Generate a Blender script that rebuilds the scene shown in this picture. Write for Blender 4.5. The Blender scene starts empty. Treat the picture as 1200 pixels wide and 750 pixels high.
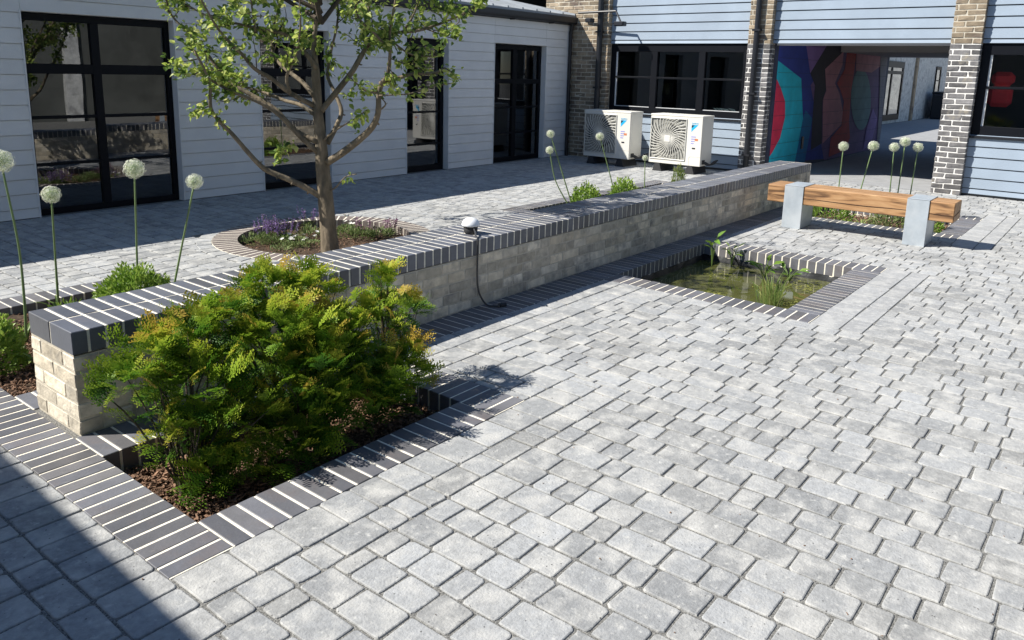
import bpy, math, random
import numpy as np
from mathutils import Vector, Matrix
random.seed(7); rng = np.random.default_rng(7)
R = math.radians
scene = bpy.context.scene
col = scene.collection

# ------------------------------------------------------------------ camera
F_PX, CX, CY = 919.6, 600.0, 278.2          # focal length and optical centre of the 1200x750 photograph
YAW, PIT, ROL = R(38.27), R(12.018), R(1.43)
CAM = np.array([-1.313, -3.376, 1.589])
_f = np.array([math.cos(PIT)*math.cos(YAW), math.cos(PIT)*math.sin(YAW), -math.sin(PIT)])
_r = np.array([math.sin(YAW), -math.cos(YAW), 0.0]); _u = np.cross(_r, _f)
CR = _r*math.cos(ROL)+_u*math.sin(ROL); CU = -_r*math.sin(ROL)+_u*math.cos(ROL); CF = _f
cd = bpy.data.cameras.new('camera'); cam = bpy.data.objects.new('camera', cd); col.objects.link(cam)
cd.sensor_width = 36; cd.lens = F_PX/1200*36; cd.shift_y = (CY-375)/1200; cd.clip_end = 400; cd.clip_start = .05
m = Matrix(((CR[0], CU[0], -CF[0], CAM[0]), (CR[1], CU[1], -CF[1], CAM[1]), (CR[2], CU[2], -CF[2], CAM[2]), (0, 0, 0, 1)))
cam.matrix_world = m
scene.camera = cam
def ray(px, py): return CF + (px-CX)/F_PX*CR - (py-CY)/F_PX*CU
def at_plane(axis, v, px, py):                # where the sight line through a photo pixel meets the plane axis = v
    d = ray(px, py); return CAM + d*(v-CAM[axis])/d[axis]
def at_depth(px, py, base, off=0.0):          # ... meets the upright plane facing the camera through base, off metres behind
    d = ray(px, py); n = np.array([CF[0], CF[1], 0]); n = n/np.linalg.norm(n)
    b = np.array(base, float)
    return CAM + d*((((b-CAM)@n)+off)/(d@n))

# ------------------------------------------------------------------ light
w = bpy.data.worlds.new('World'); scene.world = w; w.use_nodes = True
SUN = np.array([-.75, .70, 1.0]); SUN = SUN/np.linalg.norm(SUN)     # towards the sun
el = math.asin(SUN[2])
nt = w.node_tree; sky = nt.nodes.new('ShaderNodeTexSky'); sky.sky_type = 'NISHITA'; sky.sun_disc = False
sky.sun_elevation = el; sky.sun_rotation = math.atan2(SUN[0], SUN[1]); sky.dust_density = .2; sky.ozone_density = 4.5
bg = nt.nodes['Background']; bg.inputs['Strength'].default_value = .074
nt.links.new(sky.outputs[0], bg.inputs['Color'])
sl = bpy.data.lights.new('sun', 'SUN'); sl.energy = 5.0; sl.angle = R(.5); sl.color = (1, .955, .88)
so = bpy.data.objects.new('sun', sl); col.objects.link(so); so.location = (-8, 8, 12)
so.rotation_euler = Vector(SUN).to_track_quat('Z', 'Y').to_euler()
scene.view_settings.view_transform = 'Standard'; scene.view_settings.look = 'None'
scene.view_settings.exposure = .70; scene.view_settings.gamma = 1
scene.cycles.max_bounces = 8; scene.cycles.transparent_max_bounces = 12

# ------------------------------------------------------------------ materials
def mat(name, base, rough=.6, var=.0, island=.0, noise=0., nscale=6., bump=0., bscale=60., spec=.5, metal=0., blot=None, ndetail=6., warm=0.,
        coat=0., big=0., tone=None, transl=0., ior=1.5, stretch=None, speck=None):
    """procedural surface: base colour, per-piece variation (island), blotches (noise), fine bump"""
    M = bpy.data.materials.new(name); M.use_nodes = True
    t = M.node_tree; N = t.nodes; L = t.links; p = N['Principled BSDF']
    def node(k): return N.new(k)
    p.inputs['Roughness'].default_value = rough; p.inputs['Metallic'].default_value = metal
    p.inputs['Specular IOR Level'].default_value = spec; p.inputs['IOR'].default_value = ior
    if coat: p.inputs['Coat Weight'].default_value = coat
    tc = node('ShaderNodeTexCoord'); vec = tc.outputs['Object']
    if stretch:
        mp = node('ShaderNodeMapping'); mp.inputs['Scale'].default_value = stretch; L.new(vec, mp.inputs['Vector']); vec = mp.outputs[0]
    c = None
    if tone:                                   # colour from the 'tone' attribute: a list of (pos, rgb)
        a = node('ShaderNodeAttribute'); a.attribute_name = 'tone'
        cr = node('ShaderNodeValToRGB'); e = cr.color_ramp.elements
        while len(e) < len(tone): e.new(.5)
        for k, (pos, rgb) in enumerate(tone): e[k].position = pos; e[k].color = (*rgb, 1)
        L.new(a.outputs['Fac'], cr.inputs[0]); c = cr.outputs[0]
    else:
        rg = node('ShaderNodeRGB'); rg.outputs[0].default_value = (*base, 1); c = rg.outputs[0]
    def mul(c, fac_out, lo, hi):               # multiply colour by map(fac, lo..hi)
        mr = node('ShaderNodeMapRange'); mr.inputs[3].default_value = lo; mr.inputs[4].default_value = hi; L.new(fac_out, mr.inputs[0])
        h = node('ShaderNodeVectorMath'); h.operation = 'SCALE'; L.new(c, h.inputs[0]); L.new(mr.outputs[0], h.inputs['Scale']); return h.outputs[0]
    g = None
    if island or warm:
        g = node('ShaderNodeNewGeometry')
        if island: c = mul(c, g.outputs['Random Per Island'], 1-island, 1+island)
    if warm:
        wn = node('ShaderNodeTexWhiteNoise'); wn.noise_dimensions = '1D'; L.new(g.outputs['Random Per Island'], wn.inputs['W'])
        mr = node('ShaderNodeMapRange'); mr.inputs[1].default_value = .35; L.new(wn.outputs['Value'], mr.inputs[0])
        mx = node('ShaderNodeMix'); mx.data_type = 'RGBA'; mx.blend_type = 'MULTIPLY'
        mw = node('ShaderNodeMath'); mw.operation = 'MULTIPLY'; mw.inputs[1].default_value = warm; L.new(mr.outputs[0], mw.inputs[0])
        L.new(mw.outputs[0], mx.inputs[0]); L.new(c, mx.inputs[6]); mx.inputs[7].default_value = (1.12, .98, .74, 1); c = mx.outputs[2]
    if noise:
        nz = node('ShaderNodeTexNoise'); nz.inputs['Scale'].default_value = nscale; nz.inputs['Detail'].default_value = ndetail; nz.inputs['Roughness'].default_value = .62
        L.new(vec, nz.inputs['Vector']); mr = node('ShaderNodeMapRange'); mr.inputs[1].default_value = .28; mr.inputs[2].default_value = .72; L.new(nz.outputs['Fac'], mr.inputs[0])
        c = mul(c, mr.outputs[0], 1-noise, 1+noise)
    if big:                                    # broad weathering
        nz = node('ShaderNodeTexNoise'); nz.inputs['Scale'].default_value = 1.3; nz.inputs['Detail'].default_value = 4; L.new(tc.outputs['Object'], nz.inputs['Vector'])
        mr = node('ShaderNodeMapRange'); mr.inputs[1].default_value = .3; mr.inputs[2].default_value = .7; L.new(nz.outputs['Fac'], mr.inputs[0]); c = mul(c, mr.outputs[0], 1-big, 1+big*.6)
    for bl_ in (blot if isinstance(blot, list) else [blot] if blot else []):   # second colours in patches: (rgb, scale, threshold lo, hi)
        nz = node('ShaderNodeTexNoise'); nz.inputs['Scale'].default_value = bl_[1]; nz.inputs['Detail'].default_value = 6; nz.inputs['Roughness'].default_value = .6; L.new(vec, nz.inputs['Vector'])
        mr = node('ShaderNodeMapRange'); mr.inputs[1].default_value = bl_[2]; mr.inputs[2].default_value = bl_[3]; L.new(nz.outputs['Fac'], mr.inputs[0])
        mx = node('ShaderNodeMix'); mx.data_type = 'RGBA'; L.new(mr.outputs[0], mx.inputs[0]); L.new(c, mx.inputs[6]); mx.inputs[7].default_value = (*bl_[0], 1); c = mx.outputs[2]
    if speck:                                  # pits / grains: (rgb, scale, threshold)
        vz = node('ShaderNodeTexVoronoi'); vz.inputs['Scale'].default_value = speck[1]; L.new(vec, vz.inputs['Vector'])
        mr = node('ShaderNodeMapRange'); mr.inputs[1].default_value = speck[2]; mr.inputs[2].default_value = speck[2]*.6; L.new(vz.outputs['Distance'], mr.inputs[0])
        nz = node('ShaderNodeTexNoise'); nz.inputs['Scale'].default_value = 9; L.new(vec, nz.inputs['Vector'])
        mr2 = node('ShaderNodeMapRange'); mr2.inputs[1].default_value = .5; mr2.inputs[2].default_value = .6; L.new(nz.outputs['Fac'], mr2.inputs[0])
        mm = node('ShaderNodeMath'); mm.operation = 'MULTIPLY'; L.new(mr.outputs[0], mm.inputs[0]); L.new(mr2.outputs[0], mm.inputs[1])
        mx = node('ShaderNodeMix'); mx.data_type = 'RGBA'; L.new(mm.outputs[0], mx.inputs[0]); L.new(c, mx.inputs[6]); mx.inputs[7].default_value = (*speck[0], 1); c = mx.outputs[2]
    L.new(c, p.inputs['Base Color'])
    if bump:
        nz = node('ShaderNodeTexNoise'); nz.inputs['Scale'].default_value = bscale; nz.inputs['Detail'].default_value = 5; L.new(vec, nz.inputs['Vector'])
        b = node('ShaderNodeBump'); b.inputs['Strength'].default_value = min(1, bump); b.inputs['Distance'].default_value = .004 if bump <= 1 else .004*bump
        L.new(nz.outputs['Fac'], b.inputs['Height']); L.new(b.outputs[0], p.inputs['Normal'])
    if transl:
        tr = node('ShaderNodeBsdfTranslucent'); L.new(c, tr.inputs['Color'])
        ms = node('ShaderNodeMixShader'); ms.inputs[0].default_value = transl
        L.new(p.outputs[0], ms.inputs[1]); L.new(tr.outputs[0], ms.inputs[2]); L.new(ms.outputs[0], N['Material Output'].inputs['Surface'])
    return M
def glass_mat(name, tint=(.55, .62, .62), ior=2.25):
    M = bpy.data.materials.new(name); M.use_nodes = True; t = M.node_tree; N = t.nodes; N.remove(N['Principled BSDF'])
    fr = N.new('ShaderNodeFresnel'); fr.inputs[0].default_value = ior
    gl = N.new('ShaderNodeBsdfGlossy'); gl.inputs['Roughness'].default_value = 0.0; gl.inputs['Color'].default_value = (.95, .97, 1, 1)
    nz = N.new('ShaderNodeTexNoise'); nz.inputs['Scale'].default_value = 1.7; nz.inputs['Detail'].default_value = 1
    tc = N.new('ShaderNodeTexCoord'); t.links.new(tc.outputs['Object'], nz.inputs['Vector'])
    b = N.new('ShaderNodeBump'); b.inputs['Strength'].default_value = .10; b.inputs['Distance'].default_value = .012
    t.links.new(nz.outputs['Fac'], b.inputs['Height']); t.links.new(b.outputs[0], gl.inputs['Normal'])
    tp = N.new('ShaderNodeBsdfTransparent'); tp.inputs[0].default_value = (*tint, 1)
    ms = N.new('ShaderNodeMixShader'); t.links.new(fr.outputs[0], ms.inputs[0]); t.links.new(tp.outputs[0], ms.inputs[1]); t.links.new(gl.outputs[0], ms.inputs[2])
    t.links.new(ms.outputs[0], N['Material Output'].inputs['Surface']); return M
MT = dict(
 paver=mat('concrete paver', (.312, .320, .323), .88, island=.18, noise=.20, nscale=38, bump=.7, bscale=110, warm=.15, big=.12, blot=[((.49, .485, .46), 8, .47, .71), ((.55, .545, .515), 34, .57, .77), ((.23, .235, .24), 15, .64, .78)], speck=((.10, .10, .10), 42, .15), spec=.3),
 slab=mat('concrete slab paver', (.345, .35, .35), .88, island=.12, noise=.16, nscale=30, bump=.5, bscale=100, big=.1, blot=[((.46, .458, .44), 7, .48, .72), ((.5, .495, .47), 30, .58, .76)], spec=.3),
 joint=mat('jointing grit', (.185, .182, .17), .95, noise=.85, nscale=160, ndetail=3, bump=1.0, bscale=220, spec=.2),
 blue=mat('blue engineering brick', (.115, .123, .146), .42, island=.24, warm=.3, noise=.14, nscale=8, bump=.22, bscale=70, big=.15, blot=[((.15, .14, .15), 5, .55, .8), ((.30, .29, .27), 16, .66, .86)], spec=.5),
 edge=mat('charcoal edging brick', (.128, .131, .148), .55, island=.27, warm=.35, noise=.16, nscale=9, bump=.25, bscale=80, big=.15, blot=[((.15, .125, .12), 5, .52, .8), ((.30, .29, .27), 16, .66, .86)], spec=.45),
 brown_edge=mat('brown edging brick', (.155, .128, .118), .6, island=.2, noise=.15, nscale=9, bump=.25, bscale=80),
 mortar=mat('cream mortar', (.80, .75, .63), .92, noise=.16, nscale=26, bump=.5, bscale=150, spec=.2),
 greymortar=mat('pale grey mortar', (.51, .465, .38), .95, noise=.2, nscale=30, bump=.7, bscale=120, spec=.2),
 stock=mat('reclaimed buff brick', (.58, .525, .425), .92, island=.30, noise=.26, nscale=13, bump=1.6, bscale=38, warm=.25, blot=((.24, .225, .205), 5.5, .52, .70), spec=.2),
 yellowbrick=mat('yellow stock brick', (.28, .225, .16), .92, island=.36, noise=.25, nscale=9, bump=1.2, bscale=45, blot=((.13, .10, .085), 3, .52, .68), spec=.2),
 darkbrick=mat('painted dark brick', (.15, .145, .145), .85, island=.45, noise=.3, nscale=14, bump=1.2, bscale=45, blot=((.30, .27, .22), 4, .60, .70), spec=.25),
 whitemortar=mat('white pointing', (.72, .70, .66), .95, noise=.2, nscale=30, bump=.8, bscale=80, spec=.2),
 whitebrick=mat('white washed brick', (.55, .55, .53), .9, island=.2, noise=.25, nscale=12, bump=1.0, bscale=40, blot=((.30, .30, .30), 4, .5, .7), spec=.2),
 palebrick=mat('pale render', (.50, .48, .44), .9, noise=.12, nscale=4, bump=.5, bscale=40),
 clad=mat('pale blue grey cladding', (.70, .705, .705), .62, big=.06, island=.03, noise=.05, nscale=3, bump=.25, bscale=120, spec=.35, stretch=(1, 1, 1)),
 backclad=mat('sky blue painted boards', (.285, .345, .415), .6, big=.08, island=.03, noise=.05, nscale=3, bump=.25, bscale=120, spec=.35),
 black=mat('black window frame', (.006, .007, .010), .5, noise=.1, nscale=5, spec=.13),
 roof=mat('grey roof sheet', (.28, .30, .32), .38, noise=.2, nscale=3, bump=.4, bscale=12, spec=.5),
 gutter=mat('black gutter', (.012, .013, .017), .42, noise=.12, nscale=6),
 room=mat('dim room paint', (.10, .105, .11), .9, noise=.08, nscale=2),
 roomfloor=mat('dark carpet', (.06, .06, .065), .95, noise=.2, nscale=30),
 blind=mat('white frame edge', (.62, .63, .63), .5, noise=.05, nscale=8),
 glass=glass_mat('window glass'), darkglass=glass_mat('tinted window glass', (.25, .31, .33), 1.55), clearglass=glass_mat('clear window glass', (.9, .93, .93), 1.45),
 oak=None,
 steel=mat('galvanised steel', (.46, .51, .55), .42, noise=.14, nscale=7, metal=.35, bump=.15, bscale=14, blot=((.54, .58, .61), 5, .45, .65)),
 steeldark=mat('steel edge', (.10, .10, .11), .5, noise=.1, nscale=8, metal=.3),
 acwhite=mat('ivory enamel', (.70, .68, .62), .38, noise=.03, nscale=4, spec=.45),
 acgrey=mat('grille ivory', (.56, .55, .50), .45, noise=.04, nscale=8),
 acdark=mat('fan cavity', (.30, .295, .265), .7, noise=.1, nscale=8),
 rubber=mat('black rubber', (.03, .03, .032), .75, noise=.15, nscale=20, bump=.2, bscale=60),
 cyan=mat('cyan badge', (.02, .42, .74), .4, noise=.02, nscale=3), badgeblack=mat('black badge', (.02, .022, .03), .4, noise=.02, nscale=3),
 print_=mat('violet print', (.30, .30, .62), .5, noise=.02, nscale=3), orange=mat('orange sticker', (.60, .20, .09), .5, noise=.02, nscale=3),
 dome=mat('white lamp dome', (.78, .80, .82), .32, noise=.03, nscale=8, spec=.5),
 bark=mat('grey brown bark', (.185, .15, .105), .9, noise=.42, nscale=14, bump=3.5, bscale=26, blot=((.09, .08, .062), 9, .5, .66), spec=.2, stretch=(1, 1, .35)),
 twig=mat('dark twig', (.085, .068, .05), .85, noise=.3, nscale=20, bump=.8, bscale=60, spec=.25),
 leaf=mat('apple leaf', (0, 0, 0), .48, tone=[(0, (.05, .10, .024)), (.4, (.13, .22, .045)), (.75, (.42, .51, .10)), (1, (.62, .64, .22))], transl=.5, spec=.45),
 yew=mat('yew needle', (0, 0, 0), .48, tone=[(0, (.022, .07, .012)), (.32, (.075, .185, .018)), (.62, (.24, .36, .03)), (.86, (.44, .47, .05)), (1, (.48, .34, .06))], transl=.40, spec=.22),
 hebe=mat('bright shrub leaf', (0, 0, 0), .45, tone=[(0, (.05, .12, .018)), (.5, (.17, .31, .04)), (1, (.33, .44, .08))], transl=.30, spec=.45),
 herb=mat('grey green herb leaf', (0, 0, 0), .6, tone=[(0, (.08, .14, .035)), (.5, (.20, .27, .09)), (1, (.36, .39, .19))], transl=.3, spec=.3),
 strap=mat('strap leaf', (0, 0, 0), .45, tone=[(0, (.10, .20, .05)), (.6, (.22, .30, .08)), (1, (.52, .50, .20))], transl=.35, spec=.4),
 stem=mat('allium stem', (.16, .235, .09), .5, noise=.15, nscale=20, spec=.4),
 floret=mat('white allium floret', (0, 0, 0), .6, tone=[(0, (.20, .32, .07)), (.3, (.60, .66, .34)), (.5, (.86, .87, .74)), (1, (.92, .92, .88))], transl=.25, spec=.3),
 purple=mat('violet blossom', (0, 0, 0), .7, tone=[(0, (.12, .07, .20)), (.6, (.25, .16, .40)), (1, (.40, .28, .52))], transl=.3, spec=.2),
 pink=mat('mauve blossom', (0, 0, 0), .7, tone=[(0, (.16, .06, .13)), (1, (.36, .18, .30))], transl=.3, spec=.2),
 white=mat('white petal', (.74, .73, .68), .7, noise=.06, nscale=30, transl=.2, spec=.2),
 mulch=mat('bark chip', (.19, .115, .075), .92, island=.6, noise=.35, nscale=30, bump=1, bscale=80, warm=.2, spec=.25),
 soil=mat('dark soil', (.07, .048, .033), .97, noise=.5, nscale=24, bump=2, bscale=40, spec=.15),
 liner=mat('pond liner', (.02, .021, .022), .45, noise=.4, nscale=6, bump=2.5, bscale=9, spec=.4),
 water=None,
 weed=mat('floating pondweed', (0, 0, 0), .6, tone=[(0, (.10, .12, .02)), (1, (.30, .30, .07))], transl=.1, spec=.3),
 tarmac=mat('passage paving', (.30, .305, .31), .9, noise=.14, nscale=5, bump=.5, bscale=70),
 red=mat('red fabric', (.75, .04, .05), .8, noise=.1, nscale=20), navy=mat('navy fabric', (.02, .04, .13), .8, noise=.1, nscale=20),
 paper=mat('white paper', (.74, .74, .72), .7, noise=.05, nscale=20),
)
# water: murky green, mirror smooth with faint ripples
def water_mat():
    M = mat('murky pond water', (.075, .079, .024), .03, noise=.35, nscale=2.5, spec=.5, ior=1.33)
    t = M.node_tree; p = t.nodes['Principled BSDF']; nz = t.nodes.new('ShaderNodeTexNoise'); nz.inputs['Scale'].default_value = 5
    b = t.nodes.new('ShaderNodeBump'); b.inputs['Strength'].default_value = .12; b.inputs['Distance'].default_value = .01
    t.links.new(nz.outputs['Fac'], b.inputs['Height']); t.links.new(b.outputs[0], p.inputs['Normal']); return M
MT['water'] = water_mat()
def oak_mat():
    M = bpy.data.materials.new('oak beam'); M.use_nodes = True; t = M.node_tree; N = t.nodes; L = t.links; p = N['Principled BSDF']
    tc = N.new('ShaderNodeTexCoord'); mp = N.new('ShaderNodeMapping'); mp.inputs['Scale'].default_value = (9, .9, 9); L.new(tc.outputs['Object'], mp.inputs[0])
    wv = N.new('ShaderNodeTexNoise'); wv.inputs['Scale'].default_value = 2.2; wv.inputs['Detail'].default_value = 9; wv.inputs['Distortion'].default_value = 1.1; L.new(mp.outputs[0], wv.inputs['Vector'])
    cr = N.new('ShaderNodeValToRGB'); e = cr.color_ramp.elements; e[0].position = .30; e[0].color = (.10, .048, .02, 1); e[1].position = .70; e[1].color = (.47, .285, .14, 1)
    k = e.new(.48); k.color = (.36, .195, .085, 1); L.new(wv.outputs['Fac'], cr.inputs[0])
    L.new(cr.outputs[0], p.inputs['Base Color']); p.inputs['Roughness'].default_value = .6
    b = N.new('ShaderNodeBump'); b.inputs['Strength'].default_value = .4; b.inputs['Distance'].default_value = .004; L.new(wv.outputs['Fac'], b.inputs['Height']); L.new(b.outputs[0], p.inputs['Normal'])
    return M
MT['oak'] = oak_mat()

# ------------------------------------------------------------------ mesh building
class MB:
    """collects geometry (with material slots and a 'tone' value per vertex) and links it as ONE mesh object"""
    def __init__(s): s.v = []; s.f = []; s.mi = []; s.t = []; s.n = 0
    def add(s, verts, faces, mi=0, tone=0.):
        verts = np.asarray(verts, float); s.v.append(verts); b = s.n; s.n += len(verts)
        s.f.extend([tuple(i+b for i in f) for f in faces]); s.mi.extend([mi]*len(faces))
        s.t.append(np.full(len(verts), tone) if np.isscalar(tone) else np.asarray(tone, float)); return s
    def box(s, x0, x1, y0, y1, z0, z1, mi=0, bev=0., jit=0.):
        lo = np.array([min(x0, x1), min(y0, y1), min(z0, z1)]); hi = np.array([max(x0, x1), max(y0, y1), max(z0, z1)])
        if bev <= 0:
            v = [[(lo, hi)[i][0], (lo, hi)[j][1], (lo, hi)[k][2]] for i in (0, 1) for j in (0, 1) for k in (0, 1)]
            return s.add(v, BOXF, mi)
        b = min(bev, .45*float((hi-lo).min())); v = []
        for ax in (0, 1, 2):
            for c in CORN:
                p = np.array([(lo, hi)[c[i]][i] for i in range(3)], float)
                for i in range(3):
                    if i != ax: p[i] += b if c[i] == 0 else -b
                v.append(p)
        v = np.array(v)
        if jit: v = v + np.repeat(rng.normal(0, jit, (8, 3))[None], 3, 0).reshape(24, 3)
        return s.add(v, BEVF, mi)
    def tube(s, pts, rad, n=8, mi=0, smooth=0, cap=True, tone=0., wob=0.):
        P_ = np.asarray(pts, float); r_ = np.asarray(rad, float) if not np.isscalar(rad) else np.full(len(P_), float(rad))
        if smooth: P_, r_ = catmull(P_, r_, smooth)
        T = np.gradient(P_, axis=0); T /= np.linalg.norm(T, axis=1)[:, None]+1e-9
        a = np.array([0, 0, 1.]) if abs(T[0][2]) < .9 else np.array([1., 0, 0]); u = np.cross(T[0], a); u /= np.linalg.norm(u)
        V = []
        ph = rng.uniform(0, 6)
        for i in range(len(P_)):
            u = u - T[i]*(u@T[i]); u /= np.linalg.norm(u)+1e-9; w_ = np.cross(T[i], u)
            for k in range(n):
                th = 2*math.pi*k/n; rr = r_[i]*(1+wob*math.sin(3*th+ph+i*.4)+wob*rng.normal(0, .5)) if wob else r_[i]
                V.append(P_[i]+rr*(math.cos(th)*u+math.sin(th)*w_))
        Fc = []; L = len(P_)
        for i in range(L-1):
            for k in range(n): k2 = (k+1) % n; Fc.append((i*n+k, i*n+k2, (i+1)*n+k2, (i+1)*n+k))
        if cap: Fc.append(tuple(range(n-1, -1, -1))); Fc.append(tuple((L-1)*n+k for k in range(n)))
        return s.add(V, Fc, mi, tone)
    def prism(s, poly, axis, a0, a1, mi=0):     # 2D polygon extruded along axis (0: poly is y,z; 1: x,z; 2: x,y)
        k = len(poly); V = []
        for a in (a0, a1):
            for p in poly:
                q = list(p); q.insert(axis, a); V.append(q)
        Fc = [tuple(range(k-1, -1, -1)), tuple(range(k, 2*k))]+[(i, (i+1) % k, k+(i+1) % k, k+i) for i in range(k)]
        return s.add(V, Fc, mi)
    def lathe(s, prof, c, n=24, mi=0, axis=2):  # profile of (r, h) about an axis
        V = []
        for r, h in prof:
            for k in range(n):
                th = 2*math.pi*k/n; q = [r*math.cos(th), r*math.sin(th)]; q.insert(axis, h); V.append([q[i]+c[i] for i in range(3)])
        Fc = [(i*n+k, i*n+(k+1) % n, (i+1)*n+(k+1) % n, (i+1)*n+k) for i in range(len(prof)-1) for k in range(n)]
        return s.add(V, Fc, mi)
    def scatter(s, tv, tf, M3, T, tone, mi=0):  # template (tv, tf) placed many times: M3 (N,3,3), T (N,3), tone (N,)
        tv = np.asarray(tv, float); N_ = len(T); k = len(tv)
        if not N_: return s
        V = np.einsum('nij,kj->nki', M3, tv)+T[:, None, :]
        base = s.n; s.v.append(V.reshape(-1, 3)); s.n += N_*k
        for i in range(N_):
            o = base+i*k; s.f.extend([tuple(j+o for j in f) for f in tf])
        s.mi.extend([mi]*(N_*len(tf))); tone = np.asarray(tone, float)
        s.t.append(np.repeat(tone, k) if tone.ndim == 1 else tone.reshape(-1)); return s
    def build(s, name, mats, parent=None, shade=False, fixn=False):
        me = bpy.data.meshes.new(name)
        V = np.concatenate(s.v) if s.v else np.zeros((0, 3))
        if parent is not None: V = V-np.array(parent.matrix_world.translation if parent.parent is None else parent['_w'])
        me.from_pydata(V.tolist(), [], s.f)
        if not isinstance(mats, (list, tuple)): mats = [mats]
        for m_ in mats: me.materials.append(m_)
        me.polygons.foreach_set('material_index', s.mi)
        if shade: me.polygons.foreach_set('use_smooth', [True]*len(s.f))
        a = me.attributes.new('tone', 'FLOAT', 'POINT'); a.data.foreach_set('value', np.concatenate(s.t))
        if fixn:
            import bmesh; bm = bmesh.new(); bm.from_mesh(me); bmesh.ops.recalc_face_normals(bm, faces=bm.faces[:]); bm.to_mesh(me); bm.free()
        me.update()
        o = bpy.data.objects.new(name, me); col.objects.link(o)
        if parent is not None: o.parent = parent
        if parent is not None: o['_w'] = [0., 0., 0.] if parent.parent is None and parent.get('_w') is None else list(parent['_w'])
        return o
BOXF = [(0, 1, 3, 2), (4, 6, 7, 5), (0, 4, 5, 1), (2, 3, 7, 6), (0, 2, 6, 4), (1, 5, 7, 3)]
CORN = [(i, j, k) for i in (0, 1) for j in (0, 1) for k in (0, 1)]
def _bevf():
    ix = {c: n for n, c in enumerate(CORN)}; F_ = []
    V = {}
    for ax in range(3):
        for s_ in (0, 1):
            o = [a for a in range(3) if a != ax]; q = []
            for a, b in ((0, 0), (1, 0), (1, 1), (0, 1)):
                c = [0, 0, 0]; c[ax] = s_; c[o[0]] = a; c[o[1]] = b; q.append(ax*8+ix[tuple(c)])
            F_.append(tuple(q))
    for ax in range(3):                         # edge chamfers along axis ax
        o = [a for a in range(3) if a != ax]
        for a in (0, 1):
            for b in (0, 1):
                q = []
                for fax, e in ((o[0], 0), (o[0], 1), (o[1], 1), (o[1], 0)):
                    c = [0, 0, 0]; c[ax] = e; c[o[0]] = a; c[o[1]] = b; q.append(fax*8+ix[tuple(c)])
                F_.append(tuple(q))
    for c in CORN: F_.append(tuple(ax*8+ix[c] for ax in range(3)))
    # orient outwards on a unit cube
    P_ = []
    for ax in range(3):
        for c in CORN: P_.append([c[i]-.5 if i == ax else (c[i]-.5)*.8 for i in range(3)])
    P_ = np.array(P_); out = []
    for f in F_:
        q = P_[list(f)]; n_ = np.cross(q[1]-q[0], q[2]-q[0]); out.append(f if n_@q.mean(0) > 0 else f[::-1])
    return out
BEVF = _bevf()
def catmull(P_, r_, k):
    Q = np.vstack([2*P_[0]-P_[1], P_, 2*P_[-1]-P_[-2]]); out = []; ro = []
    for i in range(1, len(Q)-2):
        for j in range(k):
            t = j/k; a, b, c, d = Q[i-1], Q[i], Q[i+1], Q[i+2]
            out.append(.5*((2*b)+(-a+c)*t+(2*a-5*b+4*c-d)*t*t+(-a+3*b-3*c+d)*t**3)); ro.append(r_[i-1]*(1-t)+r_[i]*t)
    out.append(Q[-2]); ro.append(r_[-1]); return np.array(out), np.array(ro)
def thing(name, label, cat, loc=(0, 0, 0), group=None):
    o = bpy.data.objects.new(name, None); col.objects.link(o); o.location = loc; o.empty_display_size = .1
    o.matrix_world = Matrix.Translation(loc); o['_w'] = [float(a) for a in loc]
    o['label'] = label; o['category'] = cat
    if group: o['group'] = group
    return o
def tag(o, label, cat, group=None):
    o['label'] = label; o['category'] = cat
    if group: o['group'] = group
    return o
def struct(o): o['kind'] = 'structure'; return o
def stuff(o): o['kind'] = 'stuff'; return o
def frames(d, up=None, roll=None):              # rotation matrices whose local +Y runs along d (N,3)
    d = d/(np.linalg.norm(d, axis=1)[:, None]+1e-9); N_ = len(d)
    a = np.tile([0, 0, 1.], (N_, 1)) if up is None else up
    x = np.cross(d, a); bad = np.linalg.norm(x, axis=1) < 1e-3; x[bad] = [1, 0, 0]; x /= np.linalg.norm(x, axis=1)[:, None]
    z = np.cross(x, d)
    if roll is not None:
        c, s_ = np.cos(roll)[:, None], np.sin(roll)[:, None]; x, z = c*x+s_*z, -s_*x+c*z
    return np.stack([x, d, z], -1)
def rdirs(n): v = rng.normal(0, 1, (n, 3)); return v/np.linalg.norm(v, axis=1)[:, None]

# ------------------------------------------------------------------ ground, paving, edging
SW0, SW1 = -.245, .66                           # brick strip under and beside the wall
WL = 9.40                                       # wall length
BEDS = dict(front=(-.022, 1.355, -.975, SW0), back=(-.022, 1.355, SW1, 2.21), terrace=(5.87, 9.20, SW1, 2.10), bench=(7.97, 9.20, -1.86, SW0), pool=(4.045, 5.65, -1.63, SW0))
CIR = (3.32, 2.53, .80)                         # planting circle of the tree
holes = list(BEDS.values())+[(CIR[0]-.8, CIR[0]+.8, CIR[1]-.8, CIR[1]+.8)]
xs = sorted({-40, 60, *[h[0] for h in holes], *[h[1] for h in holes]}); ys = sorted({-40, 40, *[h[2] for h in holes], *[h[3] for h in holes]})
g = MB()
for i in range(len(xs)-1):
    for j in range(len(ys)-1):
        cx, cy = (xs[i]+xs[i+1])/2, (ys[j]+ys[j+1])/2
        if any(h[0] < cx < h[1] and h[2] < cy < h[3] for h in holes): continue
        g.add([(xs[i], ys[j], -.0055), (xs[i+1], ys[j], -.0055), (xs[i+1], ys[j+1], -.0055), (xs[i], ys[j+1], -.0055)], [(0, 1, 2, 3)])
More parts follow.
